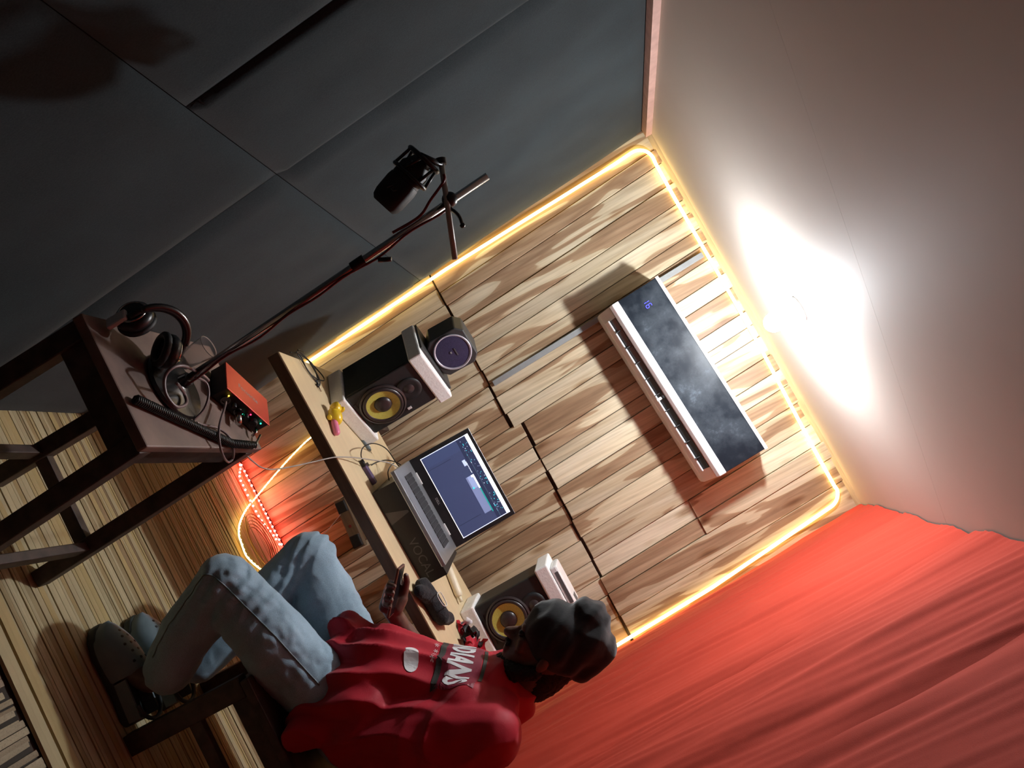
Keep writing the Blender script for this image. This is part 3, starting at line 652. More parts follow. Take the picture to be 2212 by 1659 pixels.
# usb hub with plugs
ha, hb = onz(788, 1006, D + .01), onz(811, 1044, D + .01); HM = frame((ha.x, ha.y, Dz), (hb - ha), None, (0, 0, 1)); hlw = (hb - ha).length
hu = thing('usb_hub', ha, 'purple usb hub with black plugs lying beside the black box', 'usb hub')
MB().box((hlw / 2, 0, .008), (hlw, .026, .016), HM).build('housing', M['purple'], hu, bevel=.003)
MB().box((-.012, 0, .008), (.026, .017, .012), HM).build('plug', M['cable_b'], hu, bevel=.002); MB().box((.004, .024, .009), (.012, .03, .010), HM).build('plug', M['cable_b'], hu, bevel=.002)
MB().tube(spline([onz(787, 998, D + .012), onz(780, 985, D + .03), onz(785, 966, D + .05), onz(808, 958, D + .06), onz(835, 970, D + .06), onz(856, 1000, D + .08), onz(868, 1015, D + .09)], 8), .0022, 6).build('lead', M['cable_b'], hu, smooth=True)
MB().tube(spline([onz(802, 1005, D + .012), onz(815, 998, D + .03), onz(838, 994, D + .05), onz(862, 1002, D + .08), onz(878, 1018, D + .09)], 8), .0022, 6).build('lead', M['cable_b'], hu, smooth=True)
MB().tube(spline([onz(842, 1044, D + .03), onz(838, 1020, D + .05), onz(846, 1004, D + .07), onz(852, 1000, D + .08)], 8), .0022, 6).build('lead', M['cable_b'], hu, smooth=True)
# pale usb cable from the little table to the laptop
wc = [onz(532, 983, .745), onz(548, 998, .66), onz(566, 1010, .62), onz(590, 1014, .62), onz(630, 1008, .66), onz(680, 997, .74), onz(722, 988, .75), onz(760, 988, .76), onz(800, 993, .78), onz(840, 1000, .80), onz(866, 1014, .802)]
ys_ = [-1.42, -1.36, -1.28, -1.2, -1.1, -.98, -.9, -.8, -.7, -.62, -.56]
px = [(532, 983), (548, 998), (566, 1010), (590, 1014), (630, 1008), (680, 997), (722, 988), (760, 988), (800, 993), (840, 1000), (869, 1016)]
wcp = [ony(a, b_, yy) for (a, b_), yy in zip(px, ys_)]
uc = thing('usb_cable', wcp[0], 'long pale grey usb cable hanging from the dark table across to the laptop', 'cable')
MB().tube(spline(wcp, 10), .0022, 6).build('cord', M['cable_w'], uc, smooth=True); MB().tube([wcp[-1], wcp[-1] + (wcp[-1] - wcp[-2]).normalized() * .022], .005, 8).build('plug', M['chrome'], uc, smooth=True)
# black fluffy windshield pouch
def blob(pts, seed, amp, mat, name, parent, voxel=.005, squash=None):
    mb = MB()
    for a, b_, ra, rb in pts: mb.cone(a, b_, ra, rb, 14)
    return remeshed(mb, name, mat, parent, voxel, lambda p: p + noise.noise_vector(p * 60 + Vector((seed, 0, 0))) * amp)
def remeshed(mb, name, mat, parent, voxel, fn=None, smooth_it=6):
    me = bpy.data.meshes.new(name); me.from_pydata([tuple(p) for p in mb.v], [], mb.f)
    bm = bmesh.new(); bm.from_mesh(me); bmesh.ops.recalc_face_normals(bm, faces=bm.faces); bm.to_mesh(me); bm.free()
    ob = bpy.data.objects.new(name, me); COL.objects.link(ob)
    md = ob.modifiers.new('r', 'REMESH'); md.mode = 'VOXEL'; md.voxel_size = voxel
    sm = ob.modifiers.new('s', 'SMOOTH'); sm.factor = .5; sm.iterations = smooth_it
    bpy.context.view_layer.update()
    ev = ob.evaluated_get(bpy.context.evaluated_depsgraph_get()); m2 = bpy.data.meshes.new_from_object(ev)
    vs = [v.co.copy() for v in m2.vertices]; fs = [tuple(p.vertices) for p in m2.polygons]
    bpy.data.objects.remove(ob); bpy.data.meshes.remove(me); bpy.data.meshes.remove(m2)
    if fn: vs = [fn(p) for p in vs]
    out = MB(); out.v = vs; out.f = fs
    return out.build(name, mat, parent, smooth=True)
gl = [onz(x, y, D + .03) for x, y in ((914, 1266), (930, 1292), (954, 1332), (906, 1276))]
gv = thing('fluffy_pouch', up(gl[1], Dz), 'black fluffy pouch with a metal clip in front of the right monitor', 'pouch')
blob([(gl[0], gl[1], .030, .031), (gl[1], gl[2], .031, .030), (gl[3], gl[1], .022, .028), (gl[2], onz(968, 1336, D + .03), .028, .024)], 3, .0025, M['fur'], 'pouch_body', gv, .006)
cc = spline([onz(x, y, D + .068) for x, y in ((945, 1283), (952, 1280), (963, 1300), (965, 1308), (958, 1308), (947, 1292))], 6, True)
MB().tube(cc, .0016, 6, True).build('clip', M['silver_pl'], gv, smooth=True)
# cream tube behind it
ca, cb_ = onz(966, 1222, D + .017), onz(990, 1282, D + .017)
cr = thing('cream_tube', up(ca, Dz), 'cream coloured squeeze tube lying behind the fluffy pouch', 'tube')
MB().cone(ca, cb_, .016, .016, 20).build('tube_body', M['cream'], cr, smooth=True); MB().tube([cb_ + (cb_ - ca).normalized() * .014, cb_ + (cb_ - ca).normalized() * .034], .007, 14).build('cap', M['cream'], cr, smooth=True)
# crumpled bandana
bp_ = onz(1004, 1374, D) + Vector((0, -.035, 0))
bn = thing('bandana', up(bp_, Dz), 'crumpled red black and white bandana in front of the foam block', 'cloth')
rb = random.Random(12)
for i in range(16):
    c0 = Vector((bp_.x + rb.uniform(-.06, .06), bp_.y + rb.uniform(-.05, .03), D + .012 + rb.uniform(0, .05)))
    a1 = Vector((rb.uniform(-1, 1), rb.uniform(-1, 1), rb.uniform(-.3, 1))).normalized(); a2 = a1.orthogonal().normalized(); nn = a1.cross(a2)
    s_ = rb.uniform(.022, .036); vs = []
    for u_ in range(6):
        for v_ in range(6):
            q = c0 + a1 * (u_ / 5 - .5) * s_ * 2 + a2 * (v_ / 5 - .5) * s_ * 1.3 + nn * (.010 * math.sin(u_ * 1.3 + i) + .006 * math.cos(v_ * 1.7))
            q.z = max(q.z, D + .003); vs.append(q)
    fs = [(u_ * 6 + v_, u_ * 6 + v_ + 1, (u_ + 1) * 6 + v_ + 1, (u_ + 1) * 6 + v_) for u_ in range(5) for v_ in range(5)]
    MB().add(vs, fs).build('fold', (M['shirt'], M['black_mat'], M['print_w'], M['black_mat'], M['shirt'])[i % 5], bn, smooth=True)
# power strip under the desk
pw = thing('power_strip', (.87, -.02, .30), 'dark power strip fixed to the planks under the desk', 'power strip')
q0, q1 = ony(735, 1078, -.03), ony(780, 1182, -.03)
PM = frame((q0.x, -.014, q0.z), (q1.x - q0.x, 0, q1.z - q0.z), None, (0, 0, 1)); pl_ = (q1 - q0).length
MB().box((pl_ / 2, -.018, 0), (pl_, .034, .055), PM).build('casing', M['desk_edge'], pw, bevel=.004)
MB().box((.035, -.036, 0), (.05, .03, .045), PM).build('plug', M['black_pl'], pw, bevel=.004); MB().box((pl_ - .035, -.036, 0), (.055, .03, .045), PM).build('plug', M['black_pl'], pw, bevel=.004)
MB().box((pl_ * .55, -.0355, .0), (.012, .002, .010), PM).build('switch', M['led_r' if False else 'cable_r'], pw)
MB().tube(spline([ony(735, 1112, -.05), ony(722, 1128, -.04), ony(705, 1148, -.04), ony(680, 1165, -.04), ony(640, 1185, -.04)], 8), .002, 6).build('cord', M['cable_w'], pw, smooth=True)
# coil of clear copper wire by the led strips
cw = thing('wire_coil', up(onz(560, 1170, .0), 0), 'coil of clear copper wire on the floor between the led strips', 'wire')
for i in range(5):
    c0 = onz(562 + i * 1.5, 1178 - i * 2, .012 + .004 * i); R_ = .075 + .010 * i
    MB().tube([c0 + Vector((R_ * 1.15 * math.cos(t * math.pi / 18), R_ * .85 * math.sin(t * math.pi / 18), .0)) for t in range(36)], .0022, 6, True).build('turn', M['copper'], cw, smooth=True)

# ------------------------------------------------------------------ dark little table at the left
T = .71
tFL, tFR, tBR = onz(175, 675, T), onz(318, 965, T), onz(567, 970, T); tBL = tFL + (tBR - tFR)
table = thing('side_table', ((tFL.x + tBR.x) / 2, (tFL.y + tBR.y) / 2, 0), 'worn dark wooden table holding the red audio interface and headphones', 'table')
def ins(t, s, z): return up(tFL.lerp(tFR, t).lerp(tBL.lerp(tBR, t), s), z)
MB().hexa([ins(0, 0, T - .026), ins(1, 0, T - .026), ins(1, 1, T - .026), ins(0, 1, T - .026), ins(0, 0, T), ins(1, 0, T), ins(1, 1, T), ins(0, 1, T)]).build('table_top', M['table_top'], table, bevel=.004)
def barx(a, b_, wx, wy, name, mat, par, bev=.003):
    a, b_ = Vector(a), Vector(b_); d_ = (b_ - a).normalized(); L_ = (b_ - a).length
    ref = Vector((0, 0, 1)) if abs(d_.z) < .8 else (tFR - tFL).normalized()
    Mx = frame(a, d_, None, ref - d_ * ref.dot(d_))
    return MB().box((L_ / 2, 0, 0), (L_, wx, wy), Mx).build(name, mat, par, bevel=bev)
legs = {}
for t, s_ in ((.07, .06), (.93, .06), (.93, .95), (.07, .95)):
    top = ins(t, s_, T - .027); ft = Vector((top.x + (.045 if t > .5 else .02), top.y - (.03 if s_ > .5 else 0), .001))
    legs[(t, s_)] = (ft, top); barx(ft, top, .046, .046, 'leg', M['dark_wood'], table)
def at(k, z): a, b_ = legs[k]; return a.lerp(b_, (z - a.z) / (b_.z - a.z))
ks = [(.07, .06), (.93, .06), (.93, .95), (.07, .95)]
for i in range(4):
    a, b_ = ks[i], ks[(i + 1) % 4]
    barx(at(a, T - .063), at(b_, T - .063), .022, .066, 'apron', M['dark_wood'], table)
    barx(at(a, .16), at(b_, .16), .026, .040, 'stretcher', M['dark_wood'], table)

# microphone stand on that table
Tz = T + .0006
mb0 = onz(372, 838, T)
ms = thing('microphone_stand', up(mb0, Tz), 'chrome microphone stand with a round base standing on the dark table', 'stand')
ptop = ony(1064, 373, mb0.y - .02); pbase = up(mb0, T + .03)
BM = Matrix.Translation((mb0.x, mb0.y, Tz))
MB().lathe([(.085, 0), (.088, .006), (.084, .013), (.045, .019), (.018, .030), (.016, .048), (.0105, .05)], 40, BM).build('base', M['dark_metal'], ms, auto=.8)
MB().tube([pbase, pbase.lerp(ptop, .985)], .0085, 16).build('pole', M['chrome'], ms, smooth=True)
MB().tube([pbase.lerp(ptop, .56), pbase.lerp(ptop, .60)], .0125, 16).build('collar', M['black_pl'], ms, auto=.8)
pu = (ptop - pbase).normalized(); side = Vector((1, 0, 0)) - pu * pu.x; side.normalize()
MB().tube([pbase.lerp(ptop, i / 40) + side * (.012 + .003 * math.sin(i * .8)) + Vector((0, -.006, 0)) * (1 + math.sin(i * .45)) for i in range(0, 35)], .0032, 6).build('strapped_cable', M['cable_r'], ms, smooth=True)
MB().tube([pbase.lerp(ptop, .63) + side * .02, pbase.lerp(ptop, .66) + side * .035], .006, 8).build('cable_clip', M['black_pl'], ms, smooth=True)
Ym = mb0.y - .02
cl = ony(972, 432, Ym - .005); barA, barB = ony(953, 350, Ym - .02), ony(983, 560, Ym - .02)
MB().sphere(cl + Vector((0, -.004, 0)), (.018, .018, .018), 14, 10).build('clamp', M['black_pl'], ms, smooth=True)
MB().tube([barA, barB], .0065, 14).build('boom_bar', M['bar'], ms, smooth=True)
MB().tube([barA + (barA - barB).normalized() * .008, barA - (barA - barB).normalized() * .006], .012, 14).build('bar_tip', M['black_pl'], ms, auto=.8)
for i in range(16):
    c = barB.lerp(barA, .02 + i * .033)
    MB().tube([c + Vector((.0058, -.003, 0)), c + Vector((.0062, -.003, 0)) + (barA - barB).normalized() * .003], .0018, 5).build('thread', M['bar'], ms)
hd = [cl + Vector((.01, -.01, -.012)), ony(990, 465, Ym - .02), ony(999, 487, Ym - .025)]
MB().tube(spline(hd, 6), .0042, 8).build('clamp_lever', M['dark_metal'], ms, smooth=True); MB().sphere(hd[-1], .0065, 10, 8).build('lever_knob', M['black_pl'], ms, smooth=True)
MB().tube(spline([barA.lerp(barB, .1) + Vector((.01, -.01, 0)), ony(958, 392, Ym - .03), ony(930, 432, Ym - .02), ony(905, 468, Ym - .01), pbase.lerp(ptop, .70) + Vector((-.012, -.008, 0))], 8), .0035, 6).build('microphone_lead', M['cable_r'], ms, smooth=True)
# microphone in its shock mount
mA, mB_ = ony(835, 436, Ym - .02), ony(915, 345, Ym - .02)
md = (mB_ - mA).normalized(); MM = frame(mA, Vector((0, -1, 0)) - md * (-md.y), None, md) if False else frame(mA, md.cross(Vector((0, -1, 0))), None, md)
mic = thing('studio_microphone', mA, 'black condenser microphone hanging in a shock mount on the stand', 'microphone')
L_ = (mB_ - mA).length
def sq(w_, d_, r_): return [(w_ * math.copysign(abs(math.cos(a)) ** .55, math.cos(a)), d_ * math.copysign(abs(math.sin(a)) ** .55, math.sin(a))) for a in [2 * math.pi * i / 24 for i in range(24)]]
def secs(ss): return [[(x, y, z) for x, y in sq(w_, d_, 0)] for w_, d_, z in ss]
MB().loft(secs([(.026, .018, -.012), (.033, .025, -.004), (.036, .028, .010), (.037, .028, .050), (.035, .027, .062)]), True, False, MM).build('grille_head', M['black_mat'], mic, auto=.7)
MB().loft(secs([(.034, .026, .0625), (.034, .026, .095), (.026, .022, .108), (.018, .018, L_)]), True, False, MM).build('body', M['black_mat'], mic, auto=.7)
MB().tube([MM @ Vector((.044 * math.cos(t * math.pi / 12), .034 * math.sin(t * math.pi / 12), .078)) for t in range(24)], .005, 8, True).build('mount_ring', M['black_pl'], mic, smooth=True)
MB().tube([MM @ Vector((.040 * math.cos(t * math.pi / 12), .036 * math.sin(t * math.pi / 12), L_ + .0)) for t in range(24)], .0055, 8, True).build('mount_ring', M['black_pl'], mic, smooth=True)
for k in range(6):
    a = k * math.pi / 3 + .3; MB().tube([MM @ Vector((.044 * math.cos(a), .034 * math.sin(a), .078)), MM @ Vector((.040 * math.cos(a + .4), .036 * math.sin(a + .4), L_))], .004, 6).build('mount_arm', M['black_pl'], mic, smooth=True)
MB().tube([MM @ Vector((.0, -.036, L_)), barA.lerp(barB, .03)], .007, 8).build('mount_joint', M['black_pl'], mic, smooth=True)
mk = [(-.010, -.006), (-.004, .006), (.002, .006), (-.002, -.002), (.006, -.002), (.010, .004)]
MB().tube([MM @ Vector((x, -.0285 if False else .0285, .03 + z)) for x, z in mk], .0012, 5).build('logo', M['text_lg'], mic); MB().tube([MM @ Vector((x, -.0285, .03 + z)) for x, z in mk], .0012, 5).build('logo', M['text_g'], mic)

# red audio interface
ia, ib = onz(490, 838, T + .052), onz(582, 920, T + .052)
idr = (ib - ia).normalized(); IM = frame((ia.x, ia.y, Tz), idr, None, (0, 0, 1)); iw = .178; idp = .105
ai = thing('audio_interface', IM @ Vector((iw / 2, idp / 2, 0)), 'red topped audio interface with glowing indicator lights on the dark table', 'audio interface')
for cx, cy in ((.02, .015), (iw - .02, .015), (.02, idp - .015), (iw - .02, idp - .015)): MB().box((cx, cy, .0015), (.014, .014, .003), IM).build('foot', M['black_mat'], ai)
MB().box((iw / 2, idp / 2 + .002, .0265), (iw - .003, idp - .004, .047), IM).build('chassis', M['black_mat'], ai, bevel=.002)
MB().box((iw / 2, idp / 2, .051), (iw, idp, .003), IM).build('top_cover', M['red_alu'], ai, bevel=.001)
vs, fs = textmesh('Focusrite', .022); MB().add(vs, fs, IM @ Matrix.Translation((iw / 2, idp / 2, .0529))).build('top_lettering', M['text_lg'], ai)
FM = IM @ Matrix.Rotation(math.pi / 2, 4, 'X')
for cx in (.030, .082): MB().lathe([(.013, 0), (.013, .004), (.009, .004), (.008, .001)], 20, IM @ Matrix.Translation((cx, .0, .024)) @ Matrix.Rotation(math.pi / 2, 4, 'X')).build('input_socket', M['dark_metal'], ai, auto=.6)
for cx, r_ in ((.056, .007), (.106, .007), (.135, .012)): MB().lathe([(r_, 0), (r_, .010), (r_ * .8, .013)], 18, IM @ Matrix.Translation((cx, 0, .030)) @ Matrix.Rotation(math.pi / 2, 4, 'X')).build('gain_knob', M['black_pl'], ai, auto=.6)
for cx, cz, col in ((.024, .039, (1, .6, .05)), (.112, .040, (1, .02, .08)), (.095, .026, (.02, .9, .45)), (.155, .040, (.02, .9, .45))):
    key = 'lamp_%g' % cx; M[key] = emis('indicator_lamp', col, 2.5); MB().sphere((cx, -.001, cz), .0022, 8, 6, IM).build('indicator_lamp', M[key], ai, smooth=True)
MB().tube([IM @ Vector((.082, -.001, .024)), IM @ Vector((.082, -.045, .022))], .0085, 12).build('microphone_plug', M['chrome'], ai, smooth=True)
MB().tube([IM @ Vector((.160, -.001, .022)), IM @ Vector((.160, -.018, .020)), IM @ Vector((.158, -.026, .008))], .004, 10).build('headphone_jack', M['chrome'], ai, smooth=True)
# cables on the table
def cable(pix, zz, rad, mat, label, cat='cable', per=8, name='audio_cable'):
    pts = [onz(x, y, T + z) for (x, y), z in zip(pix, zz)]
    o = MB().tube(spline(pts, per), rad, 6).build(name, mat, None, smooth=True); return tag(o, label, cat)
cable([(488, 868), (484, 885), (474, 920), (474, 955), (482, 985), (493, 998), (503, 990), (504, 970), (496, 945), (470, 925), (440, 918), (425, 913)], [.03, .03, .03, .02, -.0, -.04, -.04, -.0, .012, .007, .006, .006], .0032, M['cable_m'], 'mauve cable looping from the audio interface over the table edge')
cable([(450, 822), (440, 812), (420, 800), (395, 790), (372, 795), (356, 815), (358, 850), (380, 878), (402, 872), (398, 850), (382, 828)], [.055, .06, .075, .08, .07, .05, .035, .03, .03, .032, .06], .0042, M['cable_m'], 'thick mauve cable wound around the foot of the microphone stand')
cable([(418, 908), (440, 885), (450, 858), (449, 835), (440, 822), (422, 815)], [.006, .03, .05, .06, .065, .07], .0032, M['cable_m'], 'mauve cable arching behind the audio interface')
# coiled headphone cord along the table edge
ca_, cb2, cc_ = onz(292, 862, T + .0125), onz(500, 958, T + .0125), onz(548, 962, T + .0125)
path = [ca_.lerp(cb2, i / 400) for i in range(400)] + [cb2.lerp(cc_, i / 90) for i in range(91)]
hx = []
ax = (cb2 - ca_).normalized(); s1 = Vector((0, 0, 1)); s2 = ax.cross(s1)
for i, p in enumerate(path):
    a = i * .9; hx.append(p + (s1 * math.cos(a) + s2 * math.sin(a)) * .0095)
# headphones
hpc = up(onz(283, 742, T), Tz)
hp = thing('headphones', hpc, 'black and silver headphones lying on the near corner of the dark table', 'headphones')
hA = up(onz(318, 775, T + .03), 0); HA = Vector((hpc.x + .01, hpc.y - .005, 0))
HM_ = frame((hpc.x, hpc.y, Tz), (.55, .83, 0), None, (0, 0, 1))
def cup(cx, cy, cz, tilt, nm):
    C_ = HM_ @ Matrix.Translation((cx, cy, cz)) @ Matrix.Rotation(tilt, 4, 'Y')
    o1 = MB().lathe([(.034, -.016), (.040, -.012), (.041, .0), (.036, .010), (.020, .015), (.0005, .016)], 28, C_).build('ear_cup', M['black_pl'], hp, auto=.9)
    MB().tube([C_ @ Vector((.030 * math.cos(t * math.pi / 12), .030 * math.sin(t * math.pi / 12), .0125)) for t in range(24)], .0028, 6, True).build('silver_ring', M['chrome'], o1, smooth=True)
    MB().tube([C_ @ Vector((.034 * math.cos(t * math.pi / 12), .034 * math.sin(t * math.pi / 12), -.020)) for t in range(24)], .009, 8, True).build('ear_pad', M['black_mat'], o1, smooth=True)
cup(.052, -.030, .060, 1.15, 'a'); cup(-.060, .000, .060, -1.2, 'b')
arc = [HM_ @ Vector((-.075 * math.cos(t * math.pi / 20), -.02 + .085 * math.sin(t * math.pi / 20) * .3, .062 + .085 * math.sin(t * math.pi / 20) * .75)) for t in range(21)]
MB().tube(arc, .009, 10).build('headband', M['black_pl'], hp, smooth=True)
MB().tube([p + Vector((0, 0, .006)) for p in arc[2:19]], .0075, 8).build('band_trim', M['dark_metal'], hp, smooth=True)
MB().box((-.082, -.012, .034), (.012, .03, .05), HM_).build('yoke', M['silver_pl'], hp, bevel=.004); MB().box((.080, -.020, .034), (.012, .03, .05), HM_).build('yoke', M['silver_pl'], hp, bevel=.004)
MB().tube(hx, .0026, 5).build('coiled_cord', M['cable_b'], hp, smooth=True)
MB().tube([hx[-1], onz(555, 955, T + .012), onz(563, 940, T + .02)], .0034, 8).build('jack', M['chrome'], hp, smooth=True)
# plastic cup
cu0 = up(onz(393, 782, T), Tz); CM = Matrix.Translation(cu0)
cu = MB().lathe([(.0005, .0), (.022, 0), (.030, .078), (.0315, .080), (.0305, .081), (.0285, .078), (.021, .0015), (.0005, .0015)], 32, CM, False).build('plastic_cup', M['clear'], None, smooth=True)
tag(cu, 'clear plastic cup standing behind the microphone stand pole', 'cup')

# ------------------------------------------------------------------ chair
chair = thing('chair', (1.36, -1.22, 0), 'dark wooden chair under the seated person', 'chair')
SZ = .40
MB().box((1.37, -1.21, SZ - .014), (.50, .46, .026)).build('seat', M['dark_wood'], chair, bevel=.004)
for lx, ly in ((1.135, -1.415), (1.135, -1.0), (1.595, -1.415), (1.595, -1.0)):
    MB().box((lx, ly, (SZ - .0275) / 2), (.058 if lx < 1.2 else .045, .045, SZ - .028)).build('leg', M['dark_wood'], chair, bevel=.003)
for ly in (-1.415, -1.0): MB().box((1.365, ly, .20), (.42, .022, .04)).build('stretcher', M['dark_wood'], chair, bevel=.003); MB().box((1.365, ly, SZ - .055), (.42, .022, .05)).build('rail', M['dark_wood'], chair, bevel=.003)
for lx in (1.135, 1.595): MB().box((lx, -1.2075, SZ - .055), (.022, .37, .05)).build('rail', M['dark_wood'], chair, bevel=.003)
for ly in (-1.415, -1.0): barx((1.60, ly, SZ - .001), (1.70, ly, .80), .04, .035, 'back_post', M['dark_wood'], chair)
for z in (.56, .68, .78): MB().box((1.60 + (z - SZ) * .25, -1.2075, z), (.02, .38, .05)).build('back_slat', M['dark_wood'], chair, bevel=.003)

# ------------------------------------------------------------------ person
V = Vector
person = thing('person', (1.30, -1.22, 0), 'person in red jersey, black beanie and jeans seated sideways looking at a phone', 'person')
hipL, hipR = V((1.33, -1.325, .515)), V((1.34, -1.11, .52))
kneeL = ony(487, 1262, -1.335); ankL = V((1.005, -1.375, .105))
kneeR = ony(668, 1205, -1.02); ankR = V((1.03, -1.21, .105))
chest = V((1.505, -1.205, .86)); neck = V((1.535, -1.19, .975)); belly = V((1.335, -1.22, .62))
shL, shR = V((1.555, -1.385, .905)), V((1.525, -1.025, .925))
elL = V((1.63, -1.385, .68)); elR = V((1.42, -.985, .70)); wrR = ony(868, 1352, -1.06)
head = V((1.470, -1.19, 1.092))
fw = V((-.93, -.0, -.36)).normalized(); hu_ = V((-.36, 0, .93)).normalized(); hu_ = (hu_ - fw * fw.dot(hu_)).normalized(); hl_ = hu_.cross(fw)  # head axes
def HD(a, b_, c): return head + fw * a + hl_ * b_ + hu_ * c
# skin: one continuous body
sk = MB()
def limb(mb, *pr, n=14):
    for (a, ra), (b_, rb) in zip(pr[:-1], pr[1:]): mb.cone(a, b_, ra, rb, n)
limb(sk, (hipL, .07), (kneeL, .05), (ankL + V((0, 0, .03)), .032)); limb(sk, (hipR, .07), (kneeR, .05), (ankR + V((0, 0, .03)), .032))
limb(sk, (ankL, .036), (ankL + V((-.05, .0, -.045)), .032), (ankL + V((-.13, .01, -.055)), .026)); limb(sk, (ankR, .036), (ankR + V((-.13, 0, -.055)), .028))
limb(sk, (belly, .115), (chest, .115), (neck, .055), (HD(-.02, 0, -.06), .052)); limb(sk, (hipL, .08), (hipR, .08)); limb(sk, (belly, .12), (V((1.37, -1.22, .53)), .10))
limb(sk, (chest, .08), (shL, .05), (elL, .042), (V((1.50, -1.36, .58)), .032)); limb(sk, (chest, .08), (shR, .05), (elR, .042), (wrR, .027))
# head
sk.sphere((0, 0, 0), (.096, .074, .10), 28, 18, frame(HD(-.012, 0, .03), fw, None, hu_))
limb(sk, (HD(.035, 0, -.02), .060), (HD(.050, 0, -.085), .038), n=18); limb(sk, (HD(.0, 0, -.04), .060), (HD(.045, 0, -.09), .036), n=18)
sk.cone(HD(.088, 0, .005), HD(.112, 0, -.028), .009, .0145); sk.cone(HD(.098, .011, -.03), HD(.098, -.011, -.03), .009, .009)
sk.cone(HD(.082, .030, .022), HD(.082, -.030, .022), .014, .014); sk.cone(HD(.088, .018, -.058), HD(.088, -.018, -.058), .009, .009); sk.cone(HD(.086, .014, -.068), HD(.086, -.014, -.068), .0085, .0085)
for s_ in (-1, 1):
    sk.sphere((0, 0, 0), (.016, .008, .026), 14, 10, frame(HD(-.012, .078 * s_, -.012), fw, None, hu_)); sk.cone(HD(.066, .042 * s_, -.012), HD(.06, .048 * s_, -.03), .016, .014)
# right hand round the phone
phA, phB = ony(842, 1338, -1.13), ony(868, 1214, -1.13)
pd = (phB - phA).normalized()
pn = pd.cross((phA - CP).normalized()).normalized(); pn = pn if pn.z > 0 else -pn; pn = (pn - (phA - CP).normalized() * .22).normalized(); pn = (pn - pd * pn.dot(pd)).normalized()      # screen normal, towards the face
pw_ = pd.cross(pn).normalized()
if pw_.y > 0: pw_ = -pw_                                                # pw_ points to the camera side
PC = phA.lerp(phB, .5); PL = .152; PW = .072; PT = .009
def PH(a, b_, c): return PC + pd * a + pw_ * b_ + pn * c
palm = PH(-.030, .30 * PW * -1.0, -.022)
far = PH(-.02, -.043, -.006)
limb(sk, (wrR, .027), (PH(-.062, -.034, -.018), .027), (PH(-.03, -.036, -.018), .024)); limb(sk, (PH(-.062, -.02, -.026), .020), (PH(.0, -.022, -.024), .017)); limb(sk, (PH(-.05, -.045, -.012), .020), (PH(.008, -.045, -.012), .015))
for i, (a0, ln) in enumerate(((.022, 1.0), (.001, 1.06), (-.020, 1.0), (-.040, .85))):
    k0 = PH(a0 - .012, -.024, -.024); k1 = PH(a0, .004, -.0215 - .001 * i); k2 = PH(a0 + .002, .034 * ln + .006, -.016); k3 = PH(a0 + .004, .047, .003); 
    limb(sk, (k0, .0105), (k1, .0095), (k2, .0088), (k3, .0078), n=12)
limb(sk, (PH(-.062, -.038, .004), .024), (PH(-.034, -.044, .014), .020), n=14); limb(sk, (PH(-.04, -.046, .012), .017), (PH(-.008, -.044, .019), .0125), (PH(.026, -.036, .020), .0105), (PH(.046, -.020, .0165), .0092), n=12)
body = remeshed(sk, 'body', M['skin'], person, .0042, None, 5)
for i, a0 in enumerate((.026, .005, -.016, -.036)):
    MB().sphere((0, 0, 0), (.0052, .0015, .0062), 10, 6, frame(PH(a0, .0545, .004), pd, None, pn)).build('fingernail', M['nail'], person, smooth=True)
for s_ in (-1, 1): MB().sphere(HD(.082, .031 * s_, .004), .011, 12, 8).build('eye', M['print_w' if False else 'black_pl'], person, smooth=True)
# beard and hair
bd = MB(); limb(bd, (HD(-.015, .066, -.045), .018), (HD(.03, .052, -.090), .026), (HD(.062, .0, -.108), .034), (HD(.03, -.052, -.090), .026), (HD(-.015, -.066, -.045), .018)); limb(bd, (HD(.045, .0, -.10), .034), (HD(.035, 0, -.125), .030)); limb(bd, (HD(.092, .022, -.050), .007), (HD(.098, 0, -.046), .008), (HD(.092, -.022, -.050), .007))
remeshed(bd, 'beard', M['hair'], person, .004, lambda p: p + noise.noise_vector(p * 130) * .004, 2)
hr = MB(); limb(hr, (HD(-.056, .0, .0), .056), (HD(-.052, 0, -.05), .054), (HD(-.045, 0, -.09), .050))
remeshed(hr, 'hair', M['hair'], person, .005, lambda p: p + noise.noise_vector(p * 130) * .004, 2)
# beanie
bn_ = MB(); bn_.sphere((0, 0, 0), (.117, .098, .100), 28, 18, frame(HD(-.012, 0, .060), fw, None, hu_)); lob = ony(1270, 1340, -1.19); limb(bn_, (lob, .064), (lob + V((.02, 0, -.04)), .07)); limb(bn_, (lob + V((.06, 0, -.03)), .062), (lob + V((.07, 0, -.08)), .062)); limb(bn_, (HD(-.055, 0, .085), .088), (HD(-.085, .0, .105), .074)); limb(bn_, (HD(-.10, 0, .045), .055), (HD(-.10, 0, .10), .065)); limb(bn_, (HD(.03, .0, .07), .075), (HD(-.06, 0, .10), .09))
def knit(p):
    q = p - head; a = q.dot(fw); c = q.dot(hu_); b_ = q.dot(hl_)
    rib = .0035 * math.sin(a * 120 + 2.5 * noise.noise(p * 9)) * max(0, min(1, (c - .0) / .03)); n_ = (p - HD(-.03, 0, .06)).normalized()
    return p + n_ * (rib + .004 * noise.noise(p * 22))
remeshed(bn_, 'beanie', M['beanie'], person, .005, knit, 6)
